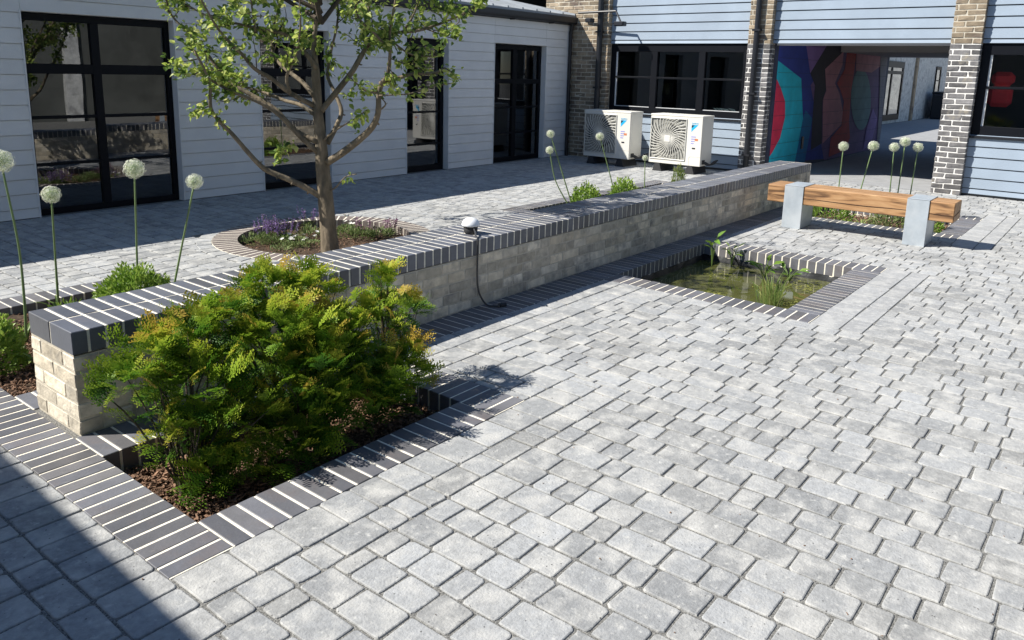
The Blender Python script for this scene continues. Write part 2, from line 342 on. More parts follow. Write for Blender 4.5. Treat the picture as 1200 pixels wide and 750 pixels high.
# ground left between the planting circle and the square cut round it
for k in range(48):
    a0, a1 = 2*math.pi*k/48, 2*math.pi*(k+1)/48
    def sq(a): c, s_ = math.cos(a), math.sin(a); q = .8/max(abs(c), abs(s_)); return (CIR[0]+q*c, CIR[1]+q*s_, -.0056)
    def ci(a, z=-.0056): return (CIR[0]+.8*math.cos(a), CIR[1]+.8*math.sin(a), z)
    g.add([ci(a0), sq(a0), sq(a1), ci(a1)], [(0, 1, 2, 3)])
struct(g.build('ground', MT['joint']))

def rect_minus(r, h):
    x0, x1, y0, y1 = r; a, b, c, d = h
    if a >= x1 or b <= x0 or c >= y1 or d <= y0: return [r]
    o = []
    if a > x0: o.append((x0, a, y0, y1)); x0 = a
    if b < x1: o.append((b, x1, y0, y1)); x1 = b
    if c > y0: o.append((x0, x1, y0, c))
    if d < y1: o.append((x0, x1, d, y1))
    return o
PAV = []
def paver_mesh(mb, x0, x1, y0, y1, gap=.0040, mi=0, rough=1.):
    x0 += gap; x1 -= gap; y0 += gap; y1 -= gap
    if x1-x0 < .022 or y1-y0 < .022: return
    c = min(.012, .2*min(x1-x0, y1-y0)); pts = []
    for (px, py, sx, sy) in ((x0, y0, 1, 1), (x1, y0, -1, 1), (x1, y1, -1, -1), (x0, y1, 1, -1)):
        q = [(px, py+sy*c), (px+sx*c*.3, py+sy*c*.3), (px+sx*c, py)]
        if sx*sy < 0: q = q[::-1]
        pts += q
    P_ = np.array(pts)+rng.normal(0, .0016*rough, (12, 2)); ce = P_.mean(0)
    d = ce-P_; d /= np.linalg.norm(d, axis=1)[:, None]
    h = rng.normal(0, .0008); tx, ty = rng.normal(0, .0035, 2)
    def Z(Q, z): return np.c_[Q, z+h+(Q[:, 0]-ce[0])*tx+(Q[:, 1]-ce[1])*ty]
    V = np.vstack([Z(P_, -.03), Z(P_, -.0065), Z(P_+d*.0016, -.0018), Z(P_+d*.0055, 0)])
    Fc = [tuple(range(36, 48))]+[(l*12+k, l*12+(k+1) % 12, (l+1)*12+(k+1) % 12, (l+1)*12+k) for l in range(3) for k in range(12)]
    mb.add(V, Fc, mi)
excl = [(-.245, WL+.05, SW0, SW1), (-.247, 1.577, -1.2, 2.44), (5.65, 9.42, SW1, 2.31), (7.76, 9.42, -2.065, SW0), (3.83, 5.87, -1.845, SW0),
        (-.45, -.247, -1.53, 2.64), (-.247, 2.0, -1.53, -1.2), (1.577, 3.83, -.60, SW0), (3.83, 5.87, -2.18, -1.845), (7.4, 9.75, -2.41, -2.065), (5.87, 7.76, -.41, SW0)]
X_MAX, Y_MIN, Y_MAX = 11.43, -5.6, 5.28
pv = MB()
def vis(x, y):                                  # in the photographed area, with a margin for a step to the side
    d = np.array([x, y, 0])-CAM; z = d@CF
    if z < .3: return abs(x-CAM[0]) < 2.2 and abs(y-CAM[1]) < 2.2
    px = CX+F_PX*(d@CR)/z; py = CY-F_PX*(d@CU)/z
    return -500 < px < 1700 and py < 1250
rw = .137; k0 = int((-4-.81)/rw)
def free_x(x0, x1, ym):
    iv = [(x0, x1)]
    for a, b_, c, d in excl:
        if c < ym < d: iv = [q for (p, r) in iv for q in ((p, min(r, a)), (max(p, b_), r)) if q[1]-q[0] > 1e-6]
    return tuple(q for q in iv if q[1]-q[0] > .028)
for k in range(k0, 90):
    x0, x1 = .81+rw*k, min(.81+rw*(k+1), X_MAX)
    if x0 > X_MAX-.03: break
    yc = sorted({Y_MIN, Y_MAX, *[v for h in excl for v in h[2:] if Y_MIN < v < Y_MAX and h[0] < x1 and h[1] > x0]})
    seg = []
    for a, b_ in zip(yc[:-1], yc[1:]):
        f_ = free_x(x0, x1, (a+b_)/2)
        if seg and seg[-1][2] == f_: seg[-1][1] = b_
        else: seg.append([a, b_, f_])
    for a, b_, f_ in seg:
        for p, q in f_:
            y = a
            while y < b_-.004:
                l = random.choice([.098, .143, .143, .197, .197])*random.uniform(.98, 1.02)
                if b_-y-l < .06: l = b_-y
                if l > .27: l = l/2
                if vis((p+q)/2, y) and min(math.hypot(u-CIR[0], v-CIR[1]) for u in (p, q) for v in (y, y+l)) > 1.02: paver_mesh(pv, p, q, y, y+l)
                y += l
def row(x0, x1, y0, y1, along, lens, mi=0):
    a, e = (x0, x1) if along == 'x' else (y0, y1)
    while a < e-.02:
        l = min(random.choice(lens), e-a)
        if e-a-l < .05: l = e-a
        if along == 'x': paver_mesh(pv, a, a+l, y0, y1, mi=mi)
        else: paver_mesh(pv, x0, x1, a, a+l, mi=mi)
        a += l
row(-.45, -.247, -1.53, 2.64, 'y', [.136, .142, .13])
row(-.247, 2.0, -1.39, -1.2, 'x', [.143, .197, .175])
row(-.247, 2.0, -1.53, -1.39, 'x', [.098, .143, .197])
row(1.577, 3.83, -.425, SW0, 'x', [.143, .197])
row(1.577, 3.83, -.60, -.425, 'x', [.143, .197])
row(3.83, 5.87, -2.04, -1.845, 'x', [.3, .4, .36], 1); row(3.83, 5.87, -2.18, -2.04, 'x', [.3, .4, .36], 1)
row(7.4, 9.75, -2.27, -2.065, 'x', [.3, .4, .36], 1); row(7.4, 9.75, -2.41, -2.27, 'x', [.3, .4, .36], 1)
row(5.87, 7.76, -.41, SW0, 'x', [.143, .197])
# curved course of pavers round the planting circle
for k in range(46):
    a0, a1 = 2*math.pi*k/46+.006, 2*math.pi*(k+1)/46-.006
    q = [(1.022, a0), (1.15, a0), (1.15, a1), (1.022, a1)]
    p2 = np.array([(CIR[0]+r*math.cos(a), CIR[1]+r*math.sin(a)) for r, a in q]); ce = p2.mean(0); ins = p2+(ce-p2)*.05
    V = np.vstack([np.c_[p2, np.full(4, -.03)], np.c_[p2, np.full(4, .001)], np.c_[ins, np.full(4, .006)]])
    if ce[1] > SW1+.1: pv.add(V, [(8, 9, 10, 11)]+[(l*4+i, l*4+(i+1) % 4, (l+1)*4+(i+1) % 4, (l+1)*4+i) for l in (0, 1) for i in range(4)], 0)
struct(pv.build('paving', [MT['paver'], MT['slab']], fixn=False))

# brick edging: mortar bed with bricks on edge standing 2 mm proud of it
def edging(name, runs, rmat=('edge', 'mortar')):
    mb = MB()
    for (x0, x1, y0, y1, along, mod) in runs:
        mb.box(x0, x1, y0, y1, -.24, -.0022, 1)
        a, e = (x0, x1) if along == 'x' else (y0, y1); n = max(1, round((e-a)/mod)); st = (e-a)/n
        for k in range(n):
            p, q = a+st*k+.0052, a+st*(k+1)-.0052; z = rng.uniform(-.0006, .0006)
            t0, t1 = -.0025, .0025
            if along == 'x': mb.box(p, q, y0-.002, y1+.002, -.103, z, 0, .0022, .0004)
            else: mb.box(x0-.002, x1+.002, p, q, -.103, z, 0, .0022, .0004)
    return struct(mb.build(name, [MT[rmat[0]], MT[rmat[1]]]))
edging('brick_kerb', [(-.022, WL+.04, SW0, .0, 'x', .0755), (-.022, WL+.04, .44, SW1, 'x', .0755),
                      (-.247, -.026, -1.2, 2.44, 'y', .0755),
                      (-.022, 1.352, -1.198, -.975, 'x', .0785), (1.355, 1.577, -1.2, SW0-.002, 'y', .0755),
                      (-.022, 1.352, 2.21, 2.438, 'x', .0785), (1.355, 1.577, SW1+.002, 2.44, 'y', .0755)])
edging('brick_kerb', [(3.83, 4.045, -1.845, SW0-.002, 'y', .0755), (5.65, 5.87, -1.845, SW0-.002, 'y', .0755), (4.047, 5.648, -1.845, -1.63, 'x', .0755)])
edging('brick_kerb', [(7.76, 7.97, -2.065, SW0-.002, 'y', .0755), (9.20, 9.42, -2.065, SW0-.002, 'y', .0755), (7.972, 9.198, -2.065, -1.86, 'x', .0755)])
edging('brick_kerb', [(5.65, 5.87, SW1+.002, 2.31, 'y', .0755), (9.20, 9.42, SW1+.002, 2.31, 'y', .0755), (5.872, 9.198, 2.10, 2.31, 'x', .0755)])
mb = MB(); n = 74
for k in range(72):
    a0, a1 = 2*math.pi*k/72, 2*math.pi*(k+1)/72
    V = [(CIR[0]+r*math.cos(a), CIR[1]+r*math.sin(a), z) for a in (a0, a1) for r, z in ((.80, -.22), (.80, .0072), (1.02, .0072), (1.02, -.22))]
    mb.add(V, [(0, 1, 5, 4), (1, 2, 6, 5), (2, 3, 7, 6)], 1)
for k in range(n):
    a0, a1 = 2*math.pi*(k+.10)/n, 2*math.pi*(k+.90)/n
    V = [(CIR[0]+r*math.cos(a), CIR[1]+r*math.sin(a), z) for z in (-.105, .008) for r, a in ((.797, a0), (1.018, a0), (1.018, a1), (.797, a1))]
    mb.add(V, [(3, 2, 1, 0), (4, 5, 6, 7), (0, 1, 5, 4), (1, 2, 6, 5), (2, 3, 7, 6), (3, 0, 4, 7)], 0)
struct(mb.build('brick_kerb', [MT['brown_edge'], MT['mortar']], fixn=True))

# planting beds: soil, bark chips, pond
soil = MB()
def undul(x0, x1, y0, y1, z, n=14, amp=.018):
    X = np.linspace(x0, x1, n); Y = np.linspace(y0, y1, n); V = [(a, b, z+rng.normal(0, amp*.5)+amp*math.sin(a*7+b*5)) for a in X for b in Y]
    soil.add(V, [(i*n+j, (i+1)*n+j, (i+1)*n+j+1, i*n+j+1) for i in range(n-1) for j in range(n-1)])
for k in ('front', 'back', 'terrace', 'bench'): b = BEDS[k]; undul(b[0]-.02, b[1]+.02, b[2]-.02, b[3]+.02, -.115 if k != 'back' else -.075)
undul(CIR[0]-.82, CIR[0]+.82, CIR[1]-.82, CIR[1]+.82, -.075, 20)
struct(soil.build('soil', MT['soil'], shade=True))
chip = np.array([(-.5, -.5, 0), (.5, -.42, 0), (.42, .5, .1), (-.45, .45, .05), (-.4, -.4, .8), (.4, -.35, 1), (.35, .42, .9), (-.4, .4, .75)])
chf = [(0, 3, 2, 1), (4, 5, 6, 7), (0, 1, 5, 4), (1, 2, 6, 5), (2, 3, 7, 6), (3, 0, 4, 7)]
def chips(x0, x1, y0, y1, z, n, size=1., inside=None):
    T = np.c_[rng.uniform(x0, x1, n), rng.uniform(y0, y1, n), z+rng.uniform(0, .03, n)]
    if inside is not None: T = T[inside(T)]
    N_ = len(T); d = rdirs(N_); d[:, 2] *= .45; M3 = frames(d, roll=rng.uniform(-.7, .7, N_))
    S = np.c_[rng.uniform(.004, .013, N_), rng.uniform(.012, .042, N_), rng.uniform(.002, .007, N_)]*size
    return M3*S[:, None, :], T
mu = MB()
for bx, z, n_ in (((-.02, 1.35, -.97, -.25), -.118, 6500), ((-.02, 1.35, .67, 2.2), -.08, 7500), ((7.98, 9.19, -1.85, -.26), -.115, 2500), ((5.88, 9.19, .67, 2.09), -.115, 2500)):
    M3, T = chips(*bx, z, n_); mu.scatter(chip, chf, M3, T, np.zeros(len(T)))
M3, T = chips(CIR[0]-.8, CIR[0]+.8, CIR[1]-.8, CIR[1]+.8, -.075, 2600, .8, lambda T: np.hypot(T[:, 0]-CIR[0], T[:, 1]-CIR[1]) < .78)
mu.scatter(chip, chf, M3, T, np.zeros(len(T)))
stuff(mu.build('bark_mulch', MT['mulch']))
b = BEDS['pool']; WZ = -.155
lin = MB(); nl = 40
def linwall(p0, p1, nrm):
    V = []
    for i in range(nl):
        t = i/(nl-1)
        for k, (z, o) in enumerate(((-.10, .004), (-.13, .012), (-.16, .02), (-.24, .03), (-.5, .05))):
            oo = o+rng.normal(0, .004)+.006*math.sin(i*.9+k*2); V.append((p0[0]+(p1[0]-p0[0])*t+nrm[0]*oo, p0[1]+(p1[1]-p0[1])*t+nrm[1]*oo, z))
    lin.add(V, [(i*5+k, (i+1)*5+k, (i+1)*5+k+1, i*5+k+1) for i in range(nl-1) for k in range(4)])
linwall((b[0], b[2]), (b[0], b[3]), (1, 0)); linwall((b[1], b[2]), (b[1], b[3]), (-1, 0)); linwall((b[0], b[2]), (b[1], b[2]), (0, 1)); linwall((b[0], b[3]), (b[1], b[3]), (0, -1))
lin.add([(b[0], b[2], -.5), (b[1], b[2], -.5), (b[1], b[3], -.5), (b[0], b[3], -.5)], [(0, 1, 2, 3)])
struct(lin.build('pond_liner', MT['liner'], shade=True))
wt = MB(); wt.add([(b[0]+.002, b[2]+.002, WZ), (b[1]-.002, b[2]+.002, WZ), (b[1]-.002, b[3]-.002, WZ), (b[0]+.002, b[3]-.002, WZ)], [(0, 1, 2, 3)])
struct(wt.build('water', MT['water']))

# ------------------------------------------------------------------ garden wall
H, CH = .468, .1025
gw = thing('garden_wall', 'long low buff brick wall with dark brick coping across the courtyard', 'wall', (WL/2, .22, 0))
def course(mb, x0, x1, y0, y1, z0, z1, axis, off, mod=.225, jg=.005, bev=.004, jit=.0015, mi=0, rows=2, snap=False):
    """one course of bricks filling a footprint: `rows` rows through the thickness, broken along `axis`"""
    a0, a1 = (x0, x1) if axis == 0 else (y0, y1); b0, b1 = (y0, y1) if axis == 0 else (x0, x1)
    for r in range(rows):
        c0, c1 = b0+(b1-b0)*r/rows, b0+(b1-b0)*(r+1)/rows
        if r > 0: c0 += jg
        if r < rows-1: c1 -= jg
        cuts = [a0]; p = a0+off
        while p < a1-.04:
            if p > a0+.04: cuts.append(p)
            p += mod if not snap else mod*rng.choice([1, 1, 1, .5, .75])
        cuts.append(a1)
        for i in range(len(cuts)-1):
            p, q = cuts[i]+(jg if i else 0), cuts[i+1]-(jg if i < len(cuts)-2 else 0)
            if axis == 0: mb.box(p, q, c0, c1, z0, z1, mi, bev, jit)
            else: mb.box(c0, c1, p, q, z0, z1, mi, bev, jit)
bw = MB(); ch = (H-CH-.006)/5
bw.box(.003, WL-.003, .003, .437, -.05, H-CH, 1)
for c in range(5):
    z0, z1 = c*ch+.005, (c+1)*ch-.004
    off = (.112 if c % 2 else .225)
    for (y0, y1) in ((0, .105), (.335, .44)): course(bw, .105, WL-.105, y0, y1, z0, z1, 0, (off-.105 if off > .12 else .112)+rng.uniform(-.02, .02), rows=1, snap=True, jit=.002)
    # end faces, bonded across the thickness
    for (x0, x1) in ((0, .1), (WL-.1, WL)): course(bw, x0, x1, 0, .44, z0, z1, 1, .11 if c % 2 == 0 else .22, rows=1)
bw.build('brickwork', [MT['stock'], MT['greymortar']], gw)
cp = MB(); cp.box(.0035, WL-.0035, .003, .437, H-CH-.004, H-.0024, 1)
nb = round((WL+.01)/.075)
for k in range(nb):
    x0 = k*.075+.0005; x1 = x0+.0635
    for y0, y1 in ((0, .215), (.225, .44)):
        z = rng.uniform(-.0006, .0006); cp.box(x0, min(x1, WL), y0, y1, H-CH, H+z, 0, .003, .0005)
cp.build('coping', [MT['blue'], MT['mortar']], gw)

# ------------------------------------------------------------------ left building (clad), windows, gutter
YB = 5.3
lb = thing('clad_building', 'pale grey clad single storey building with dark glazed doors along the terrace', 'building', (4, 7, 0))
X0L, X1L, ZT = -4.5, 11.27, 2.46
OPEN = [(1.88, 3.43, 2.035), (4.53, 5.60, 2.035), (7.03, 7.94, 2.03), (9.07, 10.53, 2.03)]
cl = MB()
def boards(mb, plane, axis, a0, a1, z0, z1, openings, sgn, mod=.1475, zoff=.1, thick=.02, gro=.006):
    """lapped boards: axis 0 = wall along x facing -y at y=plane; axis 1 = wall along y facing -x at x=plane"""
    z = zoff-mod*math.ceil((zoff-z0)/mod)
    while z < z1:
        lo, hi = max(z, z0), min(z+mod, z1)
        cuts = sorted({a0, a1, *[c for o in openings for c in o[:2] if a0 < c < a1]})
        for p, q in zip(cuts[:-1], cuts[1:]):
            m_ = (p+q)/2; L_, H_ = lo, hi
            for o in openings:
                if o[0] < m_ < o[1]:
                    if o[3] <= lo+.005 or o[2] >= hi-.005: continue
                    if o[2] <= lo+.005: L_ = max(L_, o[3])
                    elif o[3] >= hi-.005: H_ = min(H_, o[2])
                    else: H_ = min(H_, o[2])
            if H_-L_ < .012: continue
            ps_ = [p]
            while q-ps_[-1] > 4.6: ps_.append(ps_[-1]+rng.uniform(2.2, 4.2))
            ps_.append(q)
            pr = [(plane, L_+gro), (plane-thick, L_+gro), (plane-thick, L_+gro+.004), (plane-thick*.55, H_), (plane, H_)]
            for p_, q_ in zip(ps_[:-1], ps_[1:]): mb.prism([(a[0], a[1]) for a in pr], 0 if axis == 0 else 1, p_+.0012, q_-.0012)
        z += mod
boards(cl, YB, 0, X0L, X1L, .0, ZT, [(o[0], o[1], -.1, o[2]) for o in OPEN], 1)
cl.build('cladding', MT['clad'], lb, fixn=True)
sh = MB()                                       # wall core, reveals and the dim room behind
cuts = [X0L]+[c for o in OPEN for c in o[:2]]+[X1L]
for i in range(0, len(cuts), 2): sh.box(cuts[i], cuts[i+1], YB+.002, YB+.2, 0, ZT, 0)
for o in OPEN: sh.box(o[0], o[1], YB+.002, YB+.2, o[2]+.002, ZT, 0)
sh.build('wall', MT['clad'], lb)
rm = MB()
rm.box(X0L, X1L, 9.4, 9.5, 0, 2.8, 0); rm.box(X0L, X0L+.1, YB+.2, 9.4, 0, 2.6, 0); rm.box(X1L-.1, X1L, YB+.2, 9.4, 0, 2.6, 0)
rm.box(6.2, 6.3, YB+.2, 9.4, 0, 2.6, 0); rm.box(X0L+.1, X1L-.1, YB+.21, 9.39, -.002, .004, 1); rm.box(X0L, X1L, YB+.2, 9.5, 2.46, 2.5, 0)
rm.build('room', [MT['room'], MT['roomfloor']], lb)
for o in OPEN:                                  # slim painted trims round the openings
    for x in (o[0]-.012, o[1]-.001): MB().box(x, x+.013, YB-.026, YB+.001, .001, o[2]+.014).build('trim', MT['clad'], lb)
def window(parent, axis, plane, a0, a1, z0, z1, vbars, hbars, fw=.05, dep=.06, name='window', pane='glass'):
    """framed glazing: axis 0 = in a wall along x (glass faces -y); vbars / hbars are (position, width)"""
    fm = MB()
    def bx(p, q, r, s_, d0=0., d1=dep):
        if axis == 0: fm.box(p, q, plane+d0, plane+d1, r, s_, 0, .003)
        else: fm.box(plane+d0, plane+d1, p, q, r, s_, 0, .003)
    bx(a0, a0+fw, z0, z1); bx(a1-fw, a1, z0, z1); bx(a0+fw, a1-fw, z1-fw*1.4, z1); bx(a0+fw, a1-fw, z0, z0+fw*1.3)
    for c, w_ in vbars: bx(c-w_/2, c+w_/2, z0+fw*1.3, z1-fw*1.4, .002, dep-.002)
    for c, w_ in hbars: bx(a0+fw, a1-fw, c-w_/2, c+w_/2, .004, dep-.004)
    fo = fm.build(name, MT['black'], parent)
    gm = MB(); p_ = plane+dep*.55
    xs_ = [a0+fw*.6]+[c for c, _ in vbars]+[a1-fw*.6]; zs_ = [z0+fw*.6]+[c for c, w_ in sorted(hbars) if w_ > .05]+[z1-fw*.6]
    for i in range(len(xs_)-1):
        for j in range(len(zs_)-1):
            tl = rng.normal(0, .0022, 2); a, b_ = xs_[i], xs_[i+1]; c, d = zs_[j], zs_[j+1]
            V = []
            for (s_, t_) in ((a, c), (b_, c), (b_, d), (a, d)):
                o_ = p_+(s_-(a+b_)/2)*tl[0]+(t_-(c+d)/2)*tl[1]; V.append((s_, o_, t_) if axis == 0 else (o_, s_, t_))
            gm.add(V, [(0, 1, 2, 3)])
    gm.build('pane', MT[pane], fo)
    return fo
YW = YB+.085
window(lb, 0, YW, 1.88, 3.43, .0, 2.03, [(2.61, .085)], [(1.49, .10), (1.0, .032), (.52, .03)])
window(lb, 0, YW, 4.53, 5.60, .0, 2.03, [], [(1.49, .10), (1.0, .032), (.52, .03)], fw=.06)
window(lb, 0, YW, 7.03, 7.94, .0, 2.025, [], [(1.44, .07), (.92, .03), (.42, .03)], fw=.07)
window(lb, 0, YW, 9.07, 10.53, .0, 2.025, [(9.76, .11)], [(1.40, .08), (.95, .03), (.5, .03)], fw=.06)
gt = MB()                                       # fascia, half-round gutter and brackets
gt.box(X0L, X1L+.02, YB-.03, YB+.05, ZT-.02, ZT+.11)
gp = [(YB-.035, ZT+.115), (YB-.035, ZT+.03)]+[(YB-.09-.055*math.cos(a), ZT+.045-.055*math.sin(a)) for a in np.linspace(math.pi, 0, 9)]+[(YB-.15, ZT+.115), (YB-.14, ZT+.115), (YB-.13, ZT+.06), (YB-.09, ZT+.02), (YB-.05, ZT+.06)]
gt.prism(gp, 0, X0L, X1L+.12)
for k in range(14):
    x = X0L+.5+k*1.12; gt.box(x, x+.03, YB-.15, YB-.03, ZT-.03, ZT-.012)
gt.build('gutter', MT['gutter'], lb, fixn=True)
rf = MB()
rf.prism([(YB-.10, ZT+.12), (9.6, ZT+.95), (9.6, ZT+1.0), (YB-.10, ZT+.16)], 0, X0L, X1L+.1)
for k in range(40): x = X0L+.2+k*.4; rf.prism([(YB-.09, ZT+.161), (9.58, ZT+1.001), (9.58, ZT+1.03), (YB-.09, ZT+.19)], 0, x, x+.035)
rf.build('roof', MT['roof'], lb, fixn=True)
dp = MB(); dp.tube([(X1L-.03, YB-.055, 0.0), (X1L-.03, YB-.055, 2.30), (X1L-.03, YB-.09, 2.48)], .032, 10); dp.build('downpipe', MT['gutter'], lb, shade=False)
sk = MB(); sk.box(6.0, 9.6, 6.0, 7.0, ZT+.36, ZT+.42); sk.build('rooflight', MT['gutter'], lb)

# ------------------------------------------------------------------ back building: brick piers, boards, windows, passage with mural
XP, XC = 11.32, 11.45                           # pier front, board face
bb = thing('warehouse_building', 'blue boarded building with brick piers and an open painted passage', 'building', (13, 1, 0))
ZB = 4.6
PIERS = [(4.47, 5.9), (1.44, 1.82), (-1.50, -1.12), (-4.6, -4.2), (-7.7, -7.3)]
def pier(y0, y1, split=True):
    for (za, zb, mk, mort, hgt) in ((0, 2.10, 'darkbrick', 'whitemortar', .0755), (2.10, ZB, 'yellowbrick', 'greymortar', .0755)):
        p = MB(); p.box(XP+.006, XC+.094, y0+.006, y1-.006, za, zb, 1); n_ = int(round((zb-za)/hgt)); hh = (zb-za)/n_
        for c in range(n_):
            z0, z1 = za+c*hh+.006, za+(c+1)*hh-.006
            o = .225 if c % 2 else .1125
            course(p, XP, XP+.12, y0, y1, z0, z1, 1, o, rows=1, jg=.007, bev=.006, jit=.0025)
            course(p, XP+.132, XC+.1, y0, y1, z0, z1, 0, .3, rows=1 if y1-y0 < .3 else 2, jg=.007, bev=.006, jit=.0025)
        p.build('brick_pier', [MT[mk], MT[mort]], bb)
for i, (y0, y1) in enumerate(PIERS):
    if i == 0:                                  # the corner pier stays in bare stock brick all the way up
        p = MB(); p.box(XP+.006, XC+.25, y0+.006, y1-.006, 0, ZB, 1); n_ = int(ZB/.0755)
        for c in range(n_):
            course(p, XP, XP+.12, y0, y1, c*.0755+.006, (c+1)*.0755-.006, 1, .225 if c % 2 else .1125, rows=1, jg=.006, bev=.006, jit=.0025)
        p.build('brick_pier', [MT['yellowbrick'], MT['greymortar']], bb)
    else: pier(y0, y1)
bc = MB()
boards(bc, XC, 1, 1.82, 4.47, .02, ZB, [(1.82, 4.47, .88, 2.10)], 1, zoff=.1, thick=.03, gro=.014)
boards(bc, XC, 1, -1.12, 1.44, 2.10, ZB, [], 1, zoff=.1, thick=.03, gro=.014)
boards(bc, XC, 1, -4.2, -1.50, .02, ZB, [(-4.2, -1.50, .86, 2.10)], 1, zoff=.1, thick=.03, gro=.014)
boards(bc, XC, 1, -7.3, -4.6, .02, ZB, [(-7.3, -4.6, .86, 2.10)], 1, zoff=.1, thick=.03, gro=.014)
bc.build('cladding', MT['backclad'], bb, fixn=True)
core = MB()
core.box(XC+.002, XC+.2, 1.82, 4.47, 0, .86); core.box(XC+.002, XC+.2, 1.82, 4.47, 2.12, ZB)
core.box(XC+.002, XC+.2, -1.12, 1.43, 2.12, ZB); core.box(XC+.002, XC+.2, -4.2, -1.5, 0, .84); core.box(XC+.002, XC+.2, -4.2, -1.5, 2.12, ZB)
core.box(XC+.002, XC+.2, -7.3, -4.6, 0, .84); core.box(XC+.002, XC+.2, -7.3, -4.6, 2.12, ZB)
core.box(18.4, 18.6, 1.75, 9.6, 0, ZB); core.box(XC+.26, 18.4, 9.4, 9.6, 0, ZB); core.box(18.4, 18.6, -8, -1.30, 0, ZB); core.box(XC, 18.6, -8.2, -8, 0, ZB)
core.box(XC, 18.6, -8, 9.6, ZB, ZB+.1)
core.build('wall', MT['room'], bb)
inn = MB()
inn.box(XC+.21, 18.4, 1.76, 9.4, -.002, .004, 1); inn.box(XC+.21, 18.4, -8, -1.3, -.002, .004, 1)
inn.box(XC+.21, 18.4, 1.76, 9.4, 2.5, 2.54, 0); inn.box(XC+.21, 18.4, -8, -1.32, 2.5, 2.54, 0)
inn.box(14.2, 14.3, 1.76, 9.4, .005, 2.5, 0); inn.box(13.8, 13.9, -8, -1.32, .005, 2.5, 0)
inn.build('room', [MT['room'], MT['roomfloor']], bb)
MB().box(XC-.05, XC+.03, 1.825, 4.465, .838, .872, 0, .004).build('sill', MT['gutter'], bb); MB().box(XC-.05, XC+.03, -4.195, -1.505, .815, .85, 0, .004).build('sill', MT['gutter'], bb)
window(bb, 1, XC+.0, 1.83, 4.46, .875, 2.098, [(3.57, .12), (2.66, .12)], [(1.52, .035)], fw=.09, dep=.08, pane='darkglass')
window(bb, 1, XC+.0, -4.19, -1.51, .853, 2.098, [(-2.9, .12)], [(1.515, .035)], fw=.10, dep=.08, pane='clearglass')
window(bb, 1, XC+.0, -7.29, -4.61, .853, 2.098, [(-5.9, .12)], [(1.515, .035)], fw=.10, dep=.08)
def sash(*a): MB().box(*a).build('sash_edge', MT['blind'], bb)
#                                     # pale inner sash edges catching the light
for y0, y1 in ((3.64, 4.36), (2.73, 3.50), (1.93, 2.59)):
    sash(XC+.022, XC+.028, y0, y1, 1.515, 1.533); sash(XC+.022, XC+.028, y0, y1, .985, 1.003)
sash(XC+.022, XC+.028, 4.335, 4.365, 1.003, 2.03); sash(XC+.022, XC+.028, -4.1, -1.62, 1.51, 1.528); sash(XC+.022, XC+.028, -1.64, -1.612, .94, 1.51); sash(XC+.022, XC+.028, -1.64, -1.612, 1.53, 2.0)

for (y, x) in ((4.62, XP-.055), (1.66, XP-.05)):   # black downpipes on the piers
    d_ = MB(); d_.tube([(x, y, 0), (x, y, ZB)], .052 if y > 4 else .045, 12)
    for z in (.3, 1.3, 2.3, 3.3): d_.box(x-.06, XP+.001, y-.062, y+.062, z, z+.03)
    d_.build('downpipe', MT['gutter'], bb)
# passage
YM = 1.385
ps = MB(); ps.box(XC+.104, 18.6, YM, YM+.35, 0, 2.6, 0); ps.box(XC+.262, 18.6, -1.30, -1.12, 0, 2.6, 0); ps.build('passage_wall', mat('dark block wall', (.07, .075, .11), .85, noise=.25, nscale=5, bump=.6, bscale=40), bb)
so_ = MB(); so_.box(XC+.2, 14.83, -1.12, YM, 2.42, 2.5, 0); so_.box(14.83, 18.6, -1.12, YM-.002, 2.09, 2.5, 0); so_.box(XC+.002, XC+.19, -1.115, 1.38, 2.085, 2.118, 0)
so_.build('soffit', mat('grey soffit', (.45, .43, .42), .85, noise=.08, nscale=3), bb)
MU = {}
def mcol(n, c): MU[n] = len(mumats); mumats.append(mat('mural '+n, c, .8, noise=.16, nscale=4, bump=.4, bscale=40))
mumats = []
for n_, c in dict(navy=(.035, .06, .34), teal=(.02, .55, .70), red=(.80, .035, .10), deep=(.015, .17, .38), violet=(.28, .17, .46), ink=(.035, .032, .055), pink=(.58, .26, .33), brick=(.50, .06, .07), sea=(.16, .31, .35), plum=(.19, .11, .27), grey=(.24, .22, .26)).items(): mcol(n_, c)
mp_ = MB()
def mpoly(px, key, lay):
    pts = [at_plane(1, YM-.003*lay, *p) for p in px]; n = np.array([(max(11.56, min(18.55, p[0])), min(2.41, max(.02, p[2]))) for p in pts])
    a = 0.5*sum(n[i][0]*n[(i+1) % len(n)][1]-n[(i+1) % len(n)][0]*n[i][1] for i in range(len(n)))
    if a < 0: n = n[::-1]
    V = [(q[0], YM-.003*lay, q[1]) for q in n]; mp_.add(V, [tuple(range(len(V)))], MU[key])
def mell(cx, cy, rx, ry, key, lay, n=28): mpoly([(cx+rx*math.cos(a), cy+ry*math.sin(a)) for a in np.linspace(0, 2*math.pi, n, endpoint=False)], key, lay)
mpoly([(880, 40), (985, 40), (975, 190), (880, 196)], 'navy', 1)
mpoly([(985, 45), (1042, 55), (1034, 182), (965, 192), (950, 100)], 'plum', 1.2)
mpoly([(911, 71), (939, 92), (941, 139), (934, 177), (931, 192), (880, 196), (880, 60)], 'teal', 2)
mpoly([(880, 96), (908, 92.5), (915, 103), (920, 119), (920, 137), (914, 162), (905, 178.6), (898, 184), (880, 190)], 'red', 3)
mpoly([(941, 139), (944, 129), (952, 139), (948, 162), (943, 190), (931, 192), (934, 177)], 'deep', 3)
mpoly([(944, 47), (973, 47), (949.5, 86)], 'violet', 2)
mpoly([(973, 47), (990, 47), (988, 62), (967, 81), (968, 106), (964, 117), (963, 168), (950, 176), (952, 139), (955, 100), (949.5, 86)], 'ink', 2.3)
